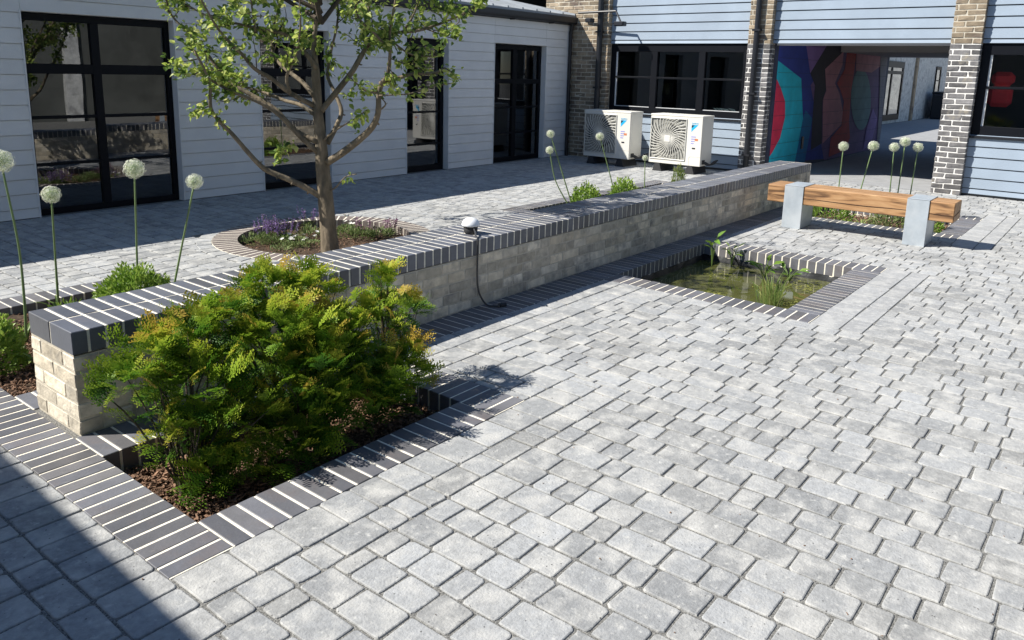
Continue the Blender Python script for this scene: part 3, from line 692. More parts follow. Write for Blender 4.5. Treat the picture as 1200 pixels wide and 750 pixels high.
mpoly([(988.7, 60), (967, 81), (968.4, 106.4), (964.6, 116.5), (963.8, 168.5), (986, 145.7), (988, 131.7), (983.6, 109), (978.5, 97.5), (987.4, 76)], 'pink', 3)
mpoly([(993, 58), (1004, 60), (1001, 83.6), (997.5, 106.4), (995, 142), (996, 162), (990, 176), (971, 184), (973.5, 162), (986, 147), (989, 119), (985, 106), (981, 97.5), (990, 81)], 'brick', 3.5)
mell(1009, 116.5, 11.6, 36, 'sea', 4)
mpoly([(1004, 59), (1036, 60), (1034, 76), (1021.6, 85), (1003, 83)], 'pink', 4.4)
mpoly([(1023, 126.7), (1028, 139), (1021.6, 167), (1011.5, 176), (1015, 152)], 'violet', 5)
mpoly([(1032, 62), (1041, 62), (1034, 182), (1026, 183), (1030, 130)], 'grey', 5.4)
mp_.build('mural', mumats, bb)
pb = MB()
for z in np.arange(.25, 2.4, .235): pb.box(11.57, 18.5, YM-.019, YM-.0175, z, z+.004)
pb.build('block_joint', mumats[MU['ink']], bb)
vb = MB(); vb.box(13.02, 13.12, YM-.035, YM-.02, .33, .55, 0, .004); vb.build('vent', MT['gutter'], bb)
pf = MB(); pf.box(XC-.0, 18.6, -1.12, YM, -.012, .003); pf.box(18.6, 46, -9, 3.9, -.012, .002); struct(pf.build('passage_floor', MT['tarmac']))

# yard building seen through the passage
yb = thing('whitewashed_building', 'whitewashed brick building with tall paned window beyond the passage', 'building', (30, 5, 0))
wa = MB(); wa.box(18.7, 46, 3.98, 4.3, 0, 2.75, 0); wa.box(46, 46.3, -9, 4.3, 0, 3.4, 0); wa.build('wall', MT['whitebrick'], yb)
co = MB(); co.box(18.7, 46, 3.95, 4.35, 2.752, 2.85, 0, .01); co.box(33.5, 33.8, 3.9, 3.978, 0, 2.7, 0); co.build('coping', MT['yellowbrick'], yb)
window(yb, 0, 3.93, 25.4, 31.6, .12, 2.25, [(26.9, .14), (28.4, .14), (29.9, .14)], [(1.85, .12)], fw=.16, dep=.045)
for x in (37.5, 41.5): window(yb, 0, 3.93, x, x+1.0, 1.0, 2.2, [], [(1.6, .05)], fw=.1, dep=.045)
bn = tag(MB().box(36, 38.2, 3.0, 3.7, 0, 1.05, 0, .05).box(36.05, 38.15, 2.96, 3.74, 1.05, 1.14, 0, .03).build('wheelie_bin', MT['gutter']), 'dark bin against whitewashed wall beyond the passage', 'bin')

# building behind the camera whose eaves shade the lower left corner, and an unseen stand-in added across the yard for the glass to reflect
wb = thing('shading_building', 'rendered building behind the viewpoint shading the near paving', 'building', (-6, -3, 0))
hS = 3.1; dx = .75*hS
def ed(y): return -.263+(y-.138)*.041-dx     # eaves line: its shadow on the ground runs along the photo's shadow edge
wv = MB()
for z0, z1, o, m_ in ((0, hS-.12, .25, 0), (hS-.12, hS, 0, 1)):
    y0, y1 = -8.0, 2.6
    wv.prism([(ed(y0-2.17)-o, y0), (ed(y1-2.17)-o, y1), (-9, y1), (-9, y0)], 2, z0, z1, m_)
wv.build('wall', [MT['palebrick'], MT['gutter']], wb, fixn=True)
window(wb, 1, -3.03, -1.2, 1.4, .9, 2.1, [(.1, .1)], [(1.6, .05)])
sb = thing('standin_building', 'unseen stand-in building across the courtyard, added for the glazing to mirror', 'building', (5, -10, 0))
sv = MB(); sv.box(-2, 14, -11, -9.2, 0, 3.2, 0); sv.box(3.2, 3.7, -9.2, -9.05, 0, 3.2, 1); sv.box(8.2, 8.6, -9.2, -9.05, 0, 3.2, 1); sv.build('wall', [mat('dark render', (.11, .115, .105), .9, noise=.3, nscale=2), MT['whitebrick']], sb)
srf = MB(); srf.box(-2.1, 14.1, -11.1, -9.0, 3.2, 3.32); srf.build('roof', MT['gutter'], sb)
for x in (-1.2, 11.6): window(sb, 0, -9.19, x, x+1.3, .5, 2.3, [], [(1.6, .06)], dep=-.05)

# ------------------------------------------------------------------ oak bench
bn_ = thing('bench', 'heavy oak beam bench on two wide galvanised steel legs', 'bench', (7.24, -1.2, 0))
BX0, BX1 = 7.065, 7.425
ti = MB(); ti.box(BX0+.004, BX1-.004, -2.11, -.30, .265, .452, 0, .007, .001)
seat = ti.build('seat', MT['oak'], bn_)
ck = MB()
pt = [(BX0+.0025, -.31, .345), (BX0+.0025, -.55, .338), (BX0+.0025, -.9, .333), (BX0+.0025, -1.3, .331), (BX0+.0025, -1.65, .34), (BX0+.0025, -2.1, .328)]
ck.tube(pt, [.0016, .003, .0034, .0042, .0026, .003], 6, smooth=4); ck.tube([(BX0+.02, -2.1125, .328), (BX1-.06, -2.1125, .352)], .0022, 6)
ck.build('crack', mat('dark split in oak', (.05, .022, .01), .9, noise=.2, nscale=20), seat)
for y1 in (-.485, -1.692):
    y0 = y1-.2; lg = MB()
    lg.box(BX0-.008, BX0, y0, y1, 0, .46, 0, .002)            # front plate down to the ground
    lg.box(BX0-.008, BX1+.008, y0, y1, .4525, .4605, 0, .002)  # band over the beam
    lg.box(BX1, BX1+.008, y0, y1, 0, .4525, 0, .002)
    lg.box(BX0+.0005, BX1-.0005, y0+.004, y1-.004, .004, .262, 0)  # closed box below the beam
    lg.build('leg', MT['steel'], bn_)

# ------------------------------------------------------------------ outdoor air-conditioning units
def ac_unit(yc, label):
    x0, x1, y0, y1, z0, z1 = 10.50, 10.92, yc-.465, yc+.465, .135, .945
    t = thing('air_conditioning_unit', label, 'air conditioner', (10.7, yc, 0), 'outdoor air conditioning units under the window')
    c = MB(); c.box(x0+.012, x1, y0, y1, z0, z1-.012, 0, .008); c.box(x0-.004, x1+.006, y0-.006, y1+.006, z1-.03, z1, 0, .008)
    fy, fz = yc+.125, (z0+z1)/2-.005            # grille on the left of the front (larger y)
    gy0, gy1, gz0, gz1 = fy-.315, fy+.325, z0+.075, z1-.065
    # front panel with a recessed square for the fan
    c.box(x0-.001, x0+.0115, y0, gy0, z0, z1-.031, 0, .003); c.box(x0-.001, x0+.0115, gy1, y1, z0, z1-.031, 0, .003)
    c.box(x0-.001, x0+.0115, gy0, gy1, z0, gz0, 0, .003); c.box(x0-.001, x0+.0115, gy0, gy1, gz1, z1-.031, 0, .003)
    c.build('casing', MT['acwhite'], t)
    k = MB(); k.add([(x0+.0105, gy0, gz0), (x0+.0105, gy1, gz0), (x0+.0105, gy1, gz1), (x0+.0105, gy0, gz1)], [(0, 3, 2, 1)]); k.build('fan_cavity', MT['acdark'], t)
    gm = MB(); xg = x0-.008; Rr = .312
    cyc, czc = (gy0+gy1)/2, (gz0+gz1)/2
    for i in range(34):                          # swirling vanes
        a = 2*math.pi*i/34; pts = []
        for j in range(6):
            s_ = j/5; r = .05+s_*(.38-.05); th = a+s_*.6; y_, z_ = cyc+r*math.cos(th), czc+r*math.sin(th)
            y_ = min(gy1-.008, max(gy0+.008, y_)); z_ = min(gz1-.008, max(gz0+.008, z_)); pts.append((xg-.010*(1-s_*s_), y_, z_))
        gm.tube(pts, .0075, 5)
    for r in (.12, .2, .28):
        pts = [(xg-.008*(1-(r/.38)**2)+.003, cyc+r*math.cos(a), czc+r*math.sin(a)) for a in np.linspace(0, 2*math.pi, 33)]; gm.tube(pts, .0028, 5, cap=False)
    for (p, q) in (((gy0, gz0), (gy1, gz0)), ((gy1, gz0), (gy1, gz1)), ((gy1, gz1), (gy0, gz1)), ((gy0, gz1), (gy0, gz0))):
        gm.tube([(xg+.002, p[0], p[1]), (xg+.002, q[0], q[1])], .010, 6)
    gm.build('fan_grille', MT['acgrey'], t)
    hb = MB(); hb.box(xg-.022, xg-.004, cyc-.055, cyc+.055, czc-.055, czc+.055, 0, .02); hb.build('fan_hub', MT['acwhite'], t)
    bl = MB()
    for i in range(3):
        a = 2*math.pi*i/3; V = []
        for s_ in (.2, .6, 1.): 
            for d_ in (-.45, .45): V.append((x0+.004-.0*d_, cyc+.27*s_*math.cos(a+d_*s_), czc+.27*s_*math.sin(a+d_*s_)))
        bl.add(V, [(0, 1, 3, 2), (2, 3, 5, 4)])
    bl.build('fan_blades', MT['rubber'], t)
    # badge: name, two-tone triangle, faint print, sticker, maker's plate
    by = y0+.175; xb = x0-.0025
    bd = MB(); bd.add([(xb, by+.012, z1-.145), (xb, by-.105, z1-.145), (xb, by-.035, z1-.215), (xb, by+.012, z1-.262)], [(0, 1, 2, 3)], 0)
    bd.add([(xb-.0006, by+.010, z1-.152), (xb-.0006, by-.042, z1-.152), (xb-.0006, by+.010, z1-.204)], [(0, 1, 2)], 1); bd.build('logo', [MT['cyan'], MT['badgeblack']], t)
    bd = MB()
    for r_ in range(4): bd.box(xb-.0008, xb, by-.075+.01*r_, by+.008, z1-.345-r_*.036, z1-.330-r_*.036)
    bd.build('printed_lines', MT['print_'], t)
    MB().box(xb-.0008, xb, by-.115, by-.058, z1-.40, z1-.365).build('sticker', MT['orange'], t); MB().box(xb-.001, xb, by-.075, by-.018, z1-.535, z1-.512).build('maker_plate', MT['badgeblack'], t)
    cu = bpy.data.curves.new('lettering', 'FONT'); cu.body = 'DAIKIN'; cu.size = .036; cu.extrude = .0004
    tmp = bpy.data.objects.new('tmp', cu); me = bpy.data.meshes.new_from_object(tmp); bpy.data.objects.remove(tmp); bpy.data.curves.remove(cu)
    V = np.array([v.co for v in me.vertices]); Fc = [tuple(p.vertices) for p in me.polygons]; bpy.data.meshes.remove(me)
    tx = MB(); tx.add(np.c_[np.full(len(V), xb-.001)-V[:, 2], by+.012-V[:, 0], z1-.135+V[:, 1]], Fc); tx.build('lettering', MT['cyan'], t)
    pn = MB(); pn.tube([(x0-.002, y0+.20, z0+.005), (x0-.002, y0+.20, z0+.13), (x0-.002, y0+.185, z0+.15), (x0-.002, y0+.0, z0+.15)], .0022, 5); pn.build('service_panel', MT['acgrey'], t)
    hd = MB(); hd.box(x0+.06, x0+.16, y0-.012, y0-.0005, z0+.03, z0+.10, 0, .004)
    for i in range(3): hd.tube([(x0+.1+i*.04, y0-.01, z0+.06), (x0+.16+i*.05, y0-.06, z0+.02), (x1+.02, y0-.05, z0+.02+.02*i), (x1+.3, y0+.02, z0+.05)], .012, 7, smooth=4)
    hd.build('pipework', MT['rubber'], t)
    for y_ in (y0+.17, y1-.17):
        f = MB(); f.prism([(y_-.085, .003), (y_+.085, .003), (y_+.045, z0-.012), (y_-.045, z0-.012)], 0, x0-.02, x1+.03); f.box(x0-.01, x1+.01, y_-.03, y_+.03, z0-.0115, z0-.0005); f.build('foot', MT['rubber'], t, fixn=True)
    return t
ac_unit(3.90, 'ivory outdoor air conditioner beside the brick corner pier, half in shade')
ac_unit(2.58, 'ivory outdoor air conditioner nearer the passage, its fan grille in full sun')

# floodlight on a pipe bracket, high on the corner pier
fl = thing('security_light', 'dark security floodlights on a pipe bracket at the corner downpipe', 'floodlight', (11.1, 4.6, 2.7))
a_ = MB(); p0 = at_plane(0, 11.18, 678, 15); p1 = at_plane(0, 11.12, 722, 13); a_.tube([p0, p1], .02, 8); p2 = at_plane(0, 11.08, 728, 27); a_.tube([p1, p2], .016, 8); a_.tube([(p0+p1)/2, (XP, (p0+p1)[1]/2, (p0+p1)[2]/2)], .02, 8); a_.build('bracket', MT['gutter'], fl)
for px, py, w_ in ((726, 28, .12), (691, 24, .08)):
    c = at_plane(0, 11.10, px, py); h_ = MB(); h_.box(c[0]-.07, c[0]+.05, c[1]-w_, c[1]+w_*.7, c[2]-.04, c[2]+.04, 0, .012); h_.box(c[0]-.085, c[0]-.071, c[1]-w_*.9, c[1]+w_*.6, c[2]-.03, c[2]+.03, 0, .004); h_.build('lamp_head', MT['gutter'], fl)

# things seen through the windows
ch_ = thing('chair', 'red backed chair behind the window right of the passage', 'chair', (12.3, -1.95, 0))
k = MB()
for pa, pb in (((1163, 84), (1188, 101)), ((1159, 100), (1184, 126))):
    a_, b_ = at_plane(0, 12.25, *pa), at_plane(0, 12.25, *pb); k.box(12.2, 12.36, a_[1], b_[1], b_[2], a_[2], 0, .06)
k.build('backrest', MT['red'], ch_); k = MB(); k.box(12.0, 12.45, -2.2, -1.75, .62, .72, 0, .03); k.build('seat', MT['red'], ch_)
for (x, y) in ((12.02, -2.18), (12.02, -1.78), (12.42, -2.18), (12.42, -1.78)): MB().tube([(x, y, .004), (x, y, .62)], .015, 6).build('leg', MT['gutter'], ch_)
tag(MB().box(12.4, 13.2, -3.2, -2.35, .005, 1.35, 0, .02).box(12.38, 13.22, -3.22, -2.33, 1.35, 1.40, 0, .01).build('cabinet', MT['navy']), 'navy cabinet behind the window right of the passage', 'cabinet')
pp = MB()
for i in range(7):
    y = 2.02+.055*i; x = XC+.1; z = .985+rng.uniform(0, .02); V = [(x+rng.uniform(-.02, .02), y, z), (x+.05, y+.08, z+.02), (x+.03, y+.1, z+.05), (x-.01, y+.02, z+.04)]; pp.add(V, [(0, 1, 2, 3), (3, 2, 1, 0)])
pp.box(XC+.085, XC+.19, 2.0, 2.5, .964, .984)
tag(pp.build('paper_stack', MT['paper']), 'crumpled white papers on the window ledge above the sunny air conditioner', 'papers')

# ------------------------------------------------------------------ dome lamp on the wall
dl = thing('dome_lamp', 'white dome lamp on a black base on the wall coping with trailing cable', 'lamp', (2.72, .175, H))
c = (2.72, .175, H)
MB().lathe([(.0, .002), (.040, .002), (.046, .010), (.052, .058), (.0, .060)], c, 24).build('base', MT['rubber'], dl, shade=True, fixn=True)
MB().lathe([(.0, .056), (.062, .056), (.065, .062), (.062, .075), (.053, .093), (.035, .107), (.014, .112), (.0, .113)], c, 28).build('dome', MT['dome'], dl, shade=True, fixn=True)
cb = MB(); cp_ = [(2.70, .13, H+.045), (2.66, .08, H+.03), (2.61, .03, H+.014), (2.585, .0, H+.012), (2.58, -.014, H-.01), (2.578, -.016, .40), (2.572, -.02, .28), (2.57, -.028, .16), (2.585, -.045, .08), (2.62, -.07, .022), (2.66, -.105, .012), (2.69, -.13, .014)]
cb.tube(cp_, .0068, 8, smooth=5); cb.build('cable', mat('glossy black cable', (.05, .05, .052), .22, noise=.1, nscale=10), dl, shade=True)
pl = MB(); pl.tube([(2.69, -.13, .016), (2.73, -.148, .017)], .014, 8); pl.tube([(2.69, -.115, .012), (2.715, -.10, .012), (2.735, -.11, .012), (2.73, -.135, .012)], .006, 7, smooth=4); pl.build('plug', MT['rubber'], dl)

# ------------------------------------------------------------------ plants: templates
LEAF = np.array([(0, 0, 0), (-.5, .35, .10), (0, .42, 0), (.5, .35, .10), (-.38, .75, .06), (0, .8, -.02), (.38, .75, .06), (0, 1.12, -.08)])
LEAFF = [(0, 2, 1), (0, 3, 2), (1, 2, 5, 4), (2, 3, 6, 5), (4, 5, 7), (5, 6, 7)]
NEED = np.array([(-.5, 0, 0), (.5, 0, 0), (.45, .7, .02), (0, 1, 0), (-.45, .7, .02)]); NEEDF = [(0, 1, 2, 3, 4)]
def spray(seed, nside=5, L=.095):                # a flat yew spray: central shoot with side shoots, needles in two ranks
    r_ = np.random.default_rng(seed); V = []; T = []; shoots = [((0, 0, 0), (0, 1, 0), L)]
    for i in range(nside):
        s_ = 1 if i % 2 else -1; t = .12+.7*i/nside; a = s_*r_.uniform(.55, .9); shoots.append(((0, t*L, -.02*t*t), (math.sin(a), math.cos(a), r_.uniform(-.25, .1)), L*(.75-.55*t)*r_.uniform(.8, 1.15)))
    Fc = []
    for b_, d, l in shoots:
        b_ = np.array(b_); d = np.array(d, float); d /= np.linalg.norm(d); x = np.cross(d, (0, 0, 1)); x /= np.linalg.norm(x)
        n_ = max(4, int(l/.0056)); 
        for i in range(n_):
            s_ = 1 if i % 2 else -1; t = (i+.5)/n_; p = b_+d*l*t+np.array([0, 0, -.012*t*t])
            nd = d*.62+x*s_*.8+np.array([0, 0, r_.uniform(.0, .35)]); nd /= np.linalg.norm(nd); w_ = np.cross(nd, (0, 0, 1)); w_ /= np.linalg.norm(w_)
            ln = .0175*(1-.35*t)*r_.uniform(.85, 1.15); o = len(V)
            for a, c_, e in NEED: V.append(p+w_*a*.0056+nd*c_*ln+np.array([0, 0, e*ln])); T.append(t*.22)
            Fc.append(tuple(range(o, o+5)))
    return np.array(V), Fc, np.array(T)
SPR = [spray(s_, 5+s_ % 3) for s_ in range(6)]
def yew(name, label, base, blobs, seed, gold_lit, n=420, twigs=3):
    """a yew: blobs are (centre, radii, number of sprays); the sprays sit in the outer shell of each blob"""
    global rng
    t = thing(name, label, 'shrub', base, 'yew shrubs in the front bed'); rng = np.random.default_rng(seed)
    fo = MB(); st = MB()
    for (c, rad, k) in blobs:
        c = np.array(c); rad = np.array(rad); d = rdirs(k); d[:, 2] = np.where(d[:, 2] < -.55, -d[:, 2], d[:, 2])
        rr = np.where(rng.uniform(0, 1, k) < .22, rng.uniform(1.0, 1.26, k), rng.uniform(.45, 1.02, k)**.6)
        lump = 1+.13*np.sin(d[:, 0]*7+seed)*np.sin(d[:, 1]*6+1)+.10*np.sin(d[:, 2]*9+d[:, 0]*4)
        Pp = c+d*rad*(rr*lump)[:, None]
        keep = (Pp[:, 2] > -.06) & ~((Pp[:, 1] > -.015) & (Pp[:, 2] < .45)); Pp = Pp[keep]; d = d[keep]; rr = rr[keep]
        dr = d*np.array([1, 1, .8])+np.array([0, 0, .35])+rng.normal(0, .35, d.shape)
        M3 = frames(dr, roll=rng.normal(0, .5, len(dr)))*rng.uniform(.75, 1.3, len(dr))[:, None, None]
        tip_lit = np.clip((rr-.75)*2.0, 0, 1)*.34+.12+.32*np.clip(d[:, 2], 0, 1)*gold_lit[0]+.08+rng.normal(0, .14, len(dr))  # golden young tips, plus shaded inside and lit tops put into the tone
        hot = np.array([gold_lit[1]*max(0, math.exp(-((p-np.array(gold_lit[2])) @ (p-np.array(gold_lit[2])))/.035)) for p in Pp]); tip_lit = tip_lit+hot*rng.uniform(.3, 1, len(dr))
        idx = rng.integers(0, 6, len(dr))
        for s_ in range(6):
            q = idx == s_; V, Fc, T = SPR[s_]; fo.scatter(V, Fc, M3[q], (Pp-.05*dr/np.linalg.norm(dr, axis=1)[:, None])[q], np.clip(tip_lit[q][:, None]+T[None], 0, 1))
        for i in range(0, len(Pp), max(1, len(Pp)//twigs)):
            b0 = np.array(base)+rng.normal(0, .02, 3)*np.array([1, 1, 0]); mid = (b0+Pp[i])/2+np.array([0, 0, .06])+rng.normal(0, .02, 3)
            st.tube([b0+np.array([0, 0, -.02]), mid, Pp[i]], [.0065, .0045, .0016], 5, smooth=3)
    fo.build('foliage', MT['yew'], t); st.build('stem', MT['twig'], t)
    return t
def blobs(L_, dens=1250): return [(c, r_, int(dens*(r_[0]*r_[1]+r_[1]*r_[2]+r_[0]*r_[2]))) for c, r_ in L_]
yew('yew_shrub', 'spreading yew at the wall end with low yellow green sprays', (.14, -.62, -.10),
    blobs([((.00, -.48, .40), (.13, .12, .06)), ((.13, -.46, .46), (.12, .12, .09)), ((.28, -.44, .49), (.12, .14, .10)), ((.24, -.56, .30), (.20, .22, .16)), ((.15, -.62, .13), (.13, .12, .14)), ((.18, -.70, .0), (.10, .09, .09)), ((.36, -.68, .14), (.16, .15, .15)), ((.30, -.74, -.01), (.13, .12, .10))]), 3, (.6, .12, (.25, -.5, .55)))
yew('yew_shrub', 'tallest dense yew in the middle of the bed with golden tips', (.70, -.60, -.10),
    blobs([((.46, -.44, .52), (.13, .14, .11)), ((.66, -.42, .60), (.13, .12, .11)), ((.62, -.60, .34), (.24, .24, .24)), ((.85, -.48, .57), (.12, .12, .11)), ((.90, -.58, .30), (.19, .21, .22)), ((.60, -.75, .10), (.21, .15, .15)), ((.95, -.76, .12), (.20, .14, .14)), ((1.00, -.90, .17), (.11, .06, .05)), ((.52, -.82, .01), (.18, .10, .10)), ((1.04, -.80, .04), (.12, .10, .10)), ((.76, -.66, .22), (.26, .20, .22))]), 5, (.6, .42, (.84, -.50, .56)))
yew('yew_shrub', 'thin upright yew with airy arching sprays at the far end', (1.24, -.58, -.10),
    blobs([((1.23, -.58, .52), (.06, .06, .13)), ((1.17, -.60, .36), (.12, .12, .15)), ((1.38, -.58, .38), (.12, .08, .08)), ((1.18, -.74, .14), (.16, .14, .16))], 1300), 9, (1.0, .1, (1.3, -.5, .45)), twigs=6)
rng = np.random.default_rng(21)

def dome_shrub(name, label, c, rad, n, leaf_len, mat_, cat='shrub', group=None, up=.6, tone=(.22, .95), stems=8, wid=.30):
    t = thing(name, label, cat, c, group); fo = MB(); c = np.array(c, float); rad = np.array(rad)
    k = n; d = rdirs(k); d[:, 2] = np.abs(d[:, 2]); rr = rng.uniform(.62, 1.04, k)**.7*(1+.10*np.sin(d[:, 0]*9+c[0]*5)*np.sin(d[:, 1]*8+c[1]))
    Pp = c+d*rad*rr[:, None]; dr = d+np.array([0, 0, up])+rng.normal(0, .5, d.shape)
    s_ = leaf_len*rng.uniform(.7, 1.2, k); M3 = frames(dr, roll=rng.uniform(-3, 3, k))*np.c_[s_*wid, s_, s_][:, None, :]
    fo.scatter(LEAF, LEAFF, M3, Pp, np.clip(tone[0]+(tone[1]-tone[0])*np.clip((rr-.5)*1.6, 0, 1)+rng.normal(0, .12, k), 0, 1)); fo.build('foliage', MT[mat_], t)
    st = MB()
    for i in range(stems):
        st.tube([c+np.array([0, 0, -.03]), c+d[i]*rad*.45, c+d[i]*rad*.85], [.006, .004, .002], 5)
    st.build('stem', MT['twig'], t); return t
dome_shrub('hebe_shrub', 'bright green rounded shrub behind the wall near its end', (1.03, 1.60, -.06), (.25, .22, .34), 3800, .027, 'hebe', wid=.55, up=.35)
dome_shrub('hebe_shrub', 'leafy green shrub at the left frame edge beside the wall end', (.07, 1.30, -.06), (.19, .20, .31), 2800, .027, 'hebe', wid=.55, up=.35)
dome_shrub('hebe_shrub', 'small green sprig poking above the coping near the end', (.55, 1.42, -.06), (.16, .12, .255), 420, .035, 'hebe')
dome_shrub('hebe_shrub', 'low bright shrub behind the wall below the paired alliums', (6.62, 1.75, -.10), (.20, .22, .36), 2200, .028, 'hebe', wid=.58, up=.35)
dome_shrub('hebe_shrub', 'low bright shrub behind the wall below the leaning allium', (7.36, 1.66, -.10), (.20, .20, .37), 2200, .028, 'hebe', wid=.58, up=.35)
dome_shrub('feathery_plant', 'pale feathery plant behind the wall before the sunny unit', (8.95, 1.70, -.10), (.10, .10, .37), 420, .07, 'strap', 'plant', up=1.2, tone=(.2, .8), wid=.10)
# groundcover in the bench bed
for i, (x, y, r_) in enumerate(((8.25, -.62, .24), (8.32, -1.28, .19), (8.25, -1.70, .14))):
    dome_shrub('low_shrub', ['bushy green plant under the bench beside its wallward leg', 'dark green clump under the middle of the bench', 'leafy green plant under the bench beside its outer leg'][i], (x, y, -.09), (r_, r_*1.15, .27), 700, .045, 'hebe' if i != 1 else 'herb', 'plant')
def strap_clump(name, label, c, n, ln, wid, mat_='strap', tone=(.1, .6), cat='plant', group=None, droop=.8, parent=None):
    mb = MB(); c = np.array(c, float)
    for i in range(n):
        a = rng.uniform(0, 6.28); l = ln*rng.uniform(.6, 1.1); d = np.array([math.cos(a), math.sin(a), 0]); lean = rng.uniform(.15, .6); pts = []
        for j in range(7):
            s_ = j/6; pts.append(c+rng.normal(0, .002, 3)+d*l*(lean*s_+droop*.35*s_*s_)+np.array([0, 0, l*(s_*1.0-droop*.62*s_**2.2)]))
        w_ = np.cross(d, (0, 0, 1))*wid; V = []
        for j, p in enumerate(pts):
            s_ = j/6; k = (1-s_**3)*(.7+.3*s_); V += [p-w_*k/2, p+np.array([0, 0, -wid*.2*k]), p+w_*k/2]
        mb.add(V, [(j*3+q, j*3+q+1, j*3+q+4, j*3+q+3) for j in range(6) for q in (0, 1)], 0, np.clip(np.repeat(np.linspace(tone[0], tone[1], 7), 3)+rng.normal(0, .08), 0, 1))
    o = mb.build(name, MT[mat_], parent)
    return o if parent is not None else tag(o, label, cat, group)
strap_clump('strap_leaf_plant', 'pale strap leaves flopping under the middle of the bench', (8.15, -1.02, -.10), 9, .34, .022, tone=(.4, 1.), droop=1.3)
strap_clump('strap_leaf_plant', 'upright yellow green strap leaves under the bench near its outer leg', (8.2, -1.56, -.10), 12, .24, .024, tone=(.3, .8), droop=.9)
strap_clump('strap_leaf_plant', 'broad curling strap leaves in the bark beside the wall end', (.26, 1.13, -.06), 6, .26, .034, tone=(.2, .8), droop=.9)

# alliums: a ball of florets on a bare stem
def allium_head():
    mb = MB(); k = 230; d = rdirs(k); ph = (1+5**.5)/2
    i = np.arange(k)+.5; z = 1-2*i/k; th = 2*math.pi*i/ph; d = np.c_[np.sqrt(1-z*z)*np.cos(th), np.sqrt(1-z*z)*np.sin(th), z]; rr = rng.uniform(.80, 1.05, k)
    star = [(0, 0, 0)]; sf = []
    for q in range(6):
        a = q*math.pi/3
        star += [(math.cos(a-.24)*.5, .18, math.sin(a-.24)*.5), (math.cos(a)*1., .34, math.sin(a)), (math.cos(a+.24)*.5, .18, math.sin(a+.24)*.5)]; sf.append((0, 1+q*3, 2+q*3, 3+q*3))
    M3 = frames(d+rng.normal(0, .15, d.shape), roll=rng.uniform(0, 6, k))*.19
    tv = np.array(star); tn = np.tile(np.array([.2]+[.8, 1., .8]*6), (k, 1))-rng.uniform(0, .18, (k, 1)); mb.scatter(tv, sf, M3, d*rr[:, None], np.clip(tn, 0, 1))
    ped = np.array([(-.5, 0, 0), (.5, 0, 0), (.3, 1, 0), (-.3, 1, 0)]); M4 = frames(d, roll=rng.uniform(0, 6, k))*np.c_[np.full(k, .03), rr, rr][:, None, :]
    mb.scatter(ped, [(0, 1, 2, 3)], M4, np.zeros((k, 3)), np.full(k, .12))
    u = np.linspace(0, math.pi, 9); V = [(.42*math.sin(a)*math.cos(b_), .42*math.sin(a)*math.sin(b_), .42*math.cos(a)) for a in u for b_ in np.linspace(0, 2*math.pi, 12, endpoint=False)]
    mb.add(V, [(i*12+j, i*12+(j+1) % 12, (i+1)*12+(j+1) % 12, (i+1)*12+j) for i in range(8) for j in range(12)], 0, .0)
    return mb
HEADS = []
for _ in range(4):
    o = allium_head().build('flower_head', MT['floret']); HEADS.append(o.data); bpy.data.objects.remove(o)
def allium(label, px, base, off, r_, bend, group, leaf=0):
    b_ = np.array(base, float) if len(base) == 3 else at_plane(2, -.08, *base); h = at_depth(px[0], px[1], b_, off)
    t = thing('allium_flower', label, 'flower', tuple(b_), group)
    o = bpy.data.objects.new('flower_head', random.choice(HEADS)); col.objects.link(o); o.parent = t; o.location = h-b_; o.scale = (r_*.87, r_*.87, r_*.84); o.rotation_euler = (random.uniform(-.3, .3), random.uniform(-.3, .3), random.uniform(0, 6)); o['_w'] = t['_w']
    mid = b_*.45+h*.55+np.array([bend[0], bend[1], 0]); 
    MB().tube([b_, b_*.75+h*.25+.7*np.array([bend[0], bend[1], 0]), mid, h-(h-mid)*.1], [.0085, .008, .0065, .006], 7, smooth=6).build('stem', MT['stem'], t, shade=True)
    for _ in range(leaf): strap_clump('leaf', '', b_+np.array([0, 0, .0]), 1, .24, .026, tone=(.15, .6), parent=t)
    return t
G1, G2, G3 = 'white alliums behind the wall near its end', 'white alliums behind the far half of the wall', 'white alliums behind the bench'
allium('white allium at the left frame edge, its tall stem beside the wall end', (1, 189), (31, 402), .05, .078, (.03, .0), G1, 5)
allium('shortest allium of the four near the wall end, straight upright stem', (60, 228), (69, 366), .0, .067, (.0, .0), G1, 3)
allium('largest white allium head, rising straight from the rounded green shrub', (157.5, 198), (162, 352), .0, .079, (.0, .0), G1, 3)
allium('white allium leaning right before the pale paving, next to the glazed door', (228, 213), (201, 350), .0, .063, (.0, .0), G1, 3)
allium('upper allium of the close pair, straight stem before the far door', (645, 157), (673, 249), .0, .055, (.0, .0), G2)
allium('lower allium of the close pair on a sharply bent stem', (644, 176), (672, 249), .0, .055, (-.02, .07), G2)
allium('white allium in front of the half shaded fan grille', (703, 160), (723, 239), .0, .062, (.01, .0), G2)
allium('small short allium standing between the two air conditioners', (756, 185), (755, 231), .0, .046, (.0, .0), G2)
for lb_, px, bx_, r_ in (('allium nearest the wall end in the row behind the bench', (988.5, 171.5), 978, .064), ('allium with the most leaning stem behind the bench', (1023.5, 171), 997, .068), ('lower allium just left of the tallest one behind the bench', (1048, 172.5), 1039, .062), ('tallest allium in the row behind the bench', (1061, 166), 1047, .068), ('last allium of the bench row, nearest the brick pier', (1076, 172.5), 1061, .064)):
    allium(lb_, px, (bx_, 262), .0, r_, (0, 0), G3)

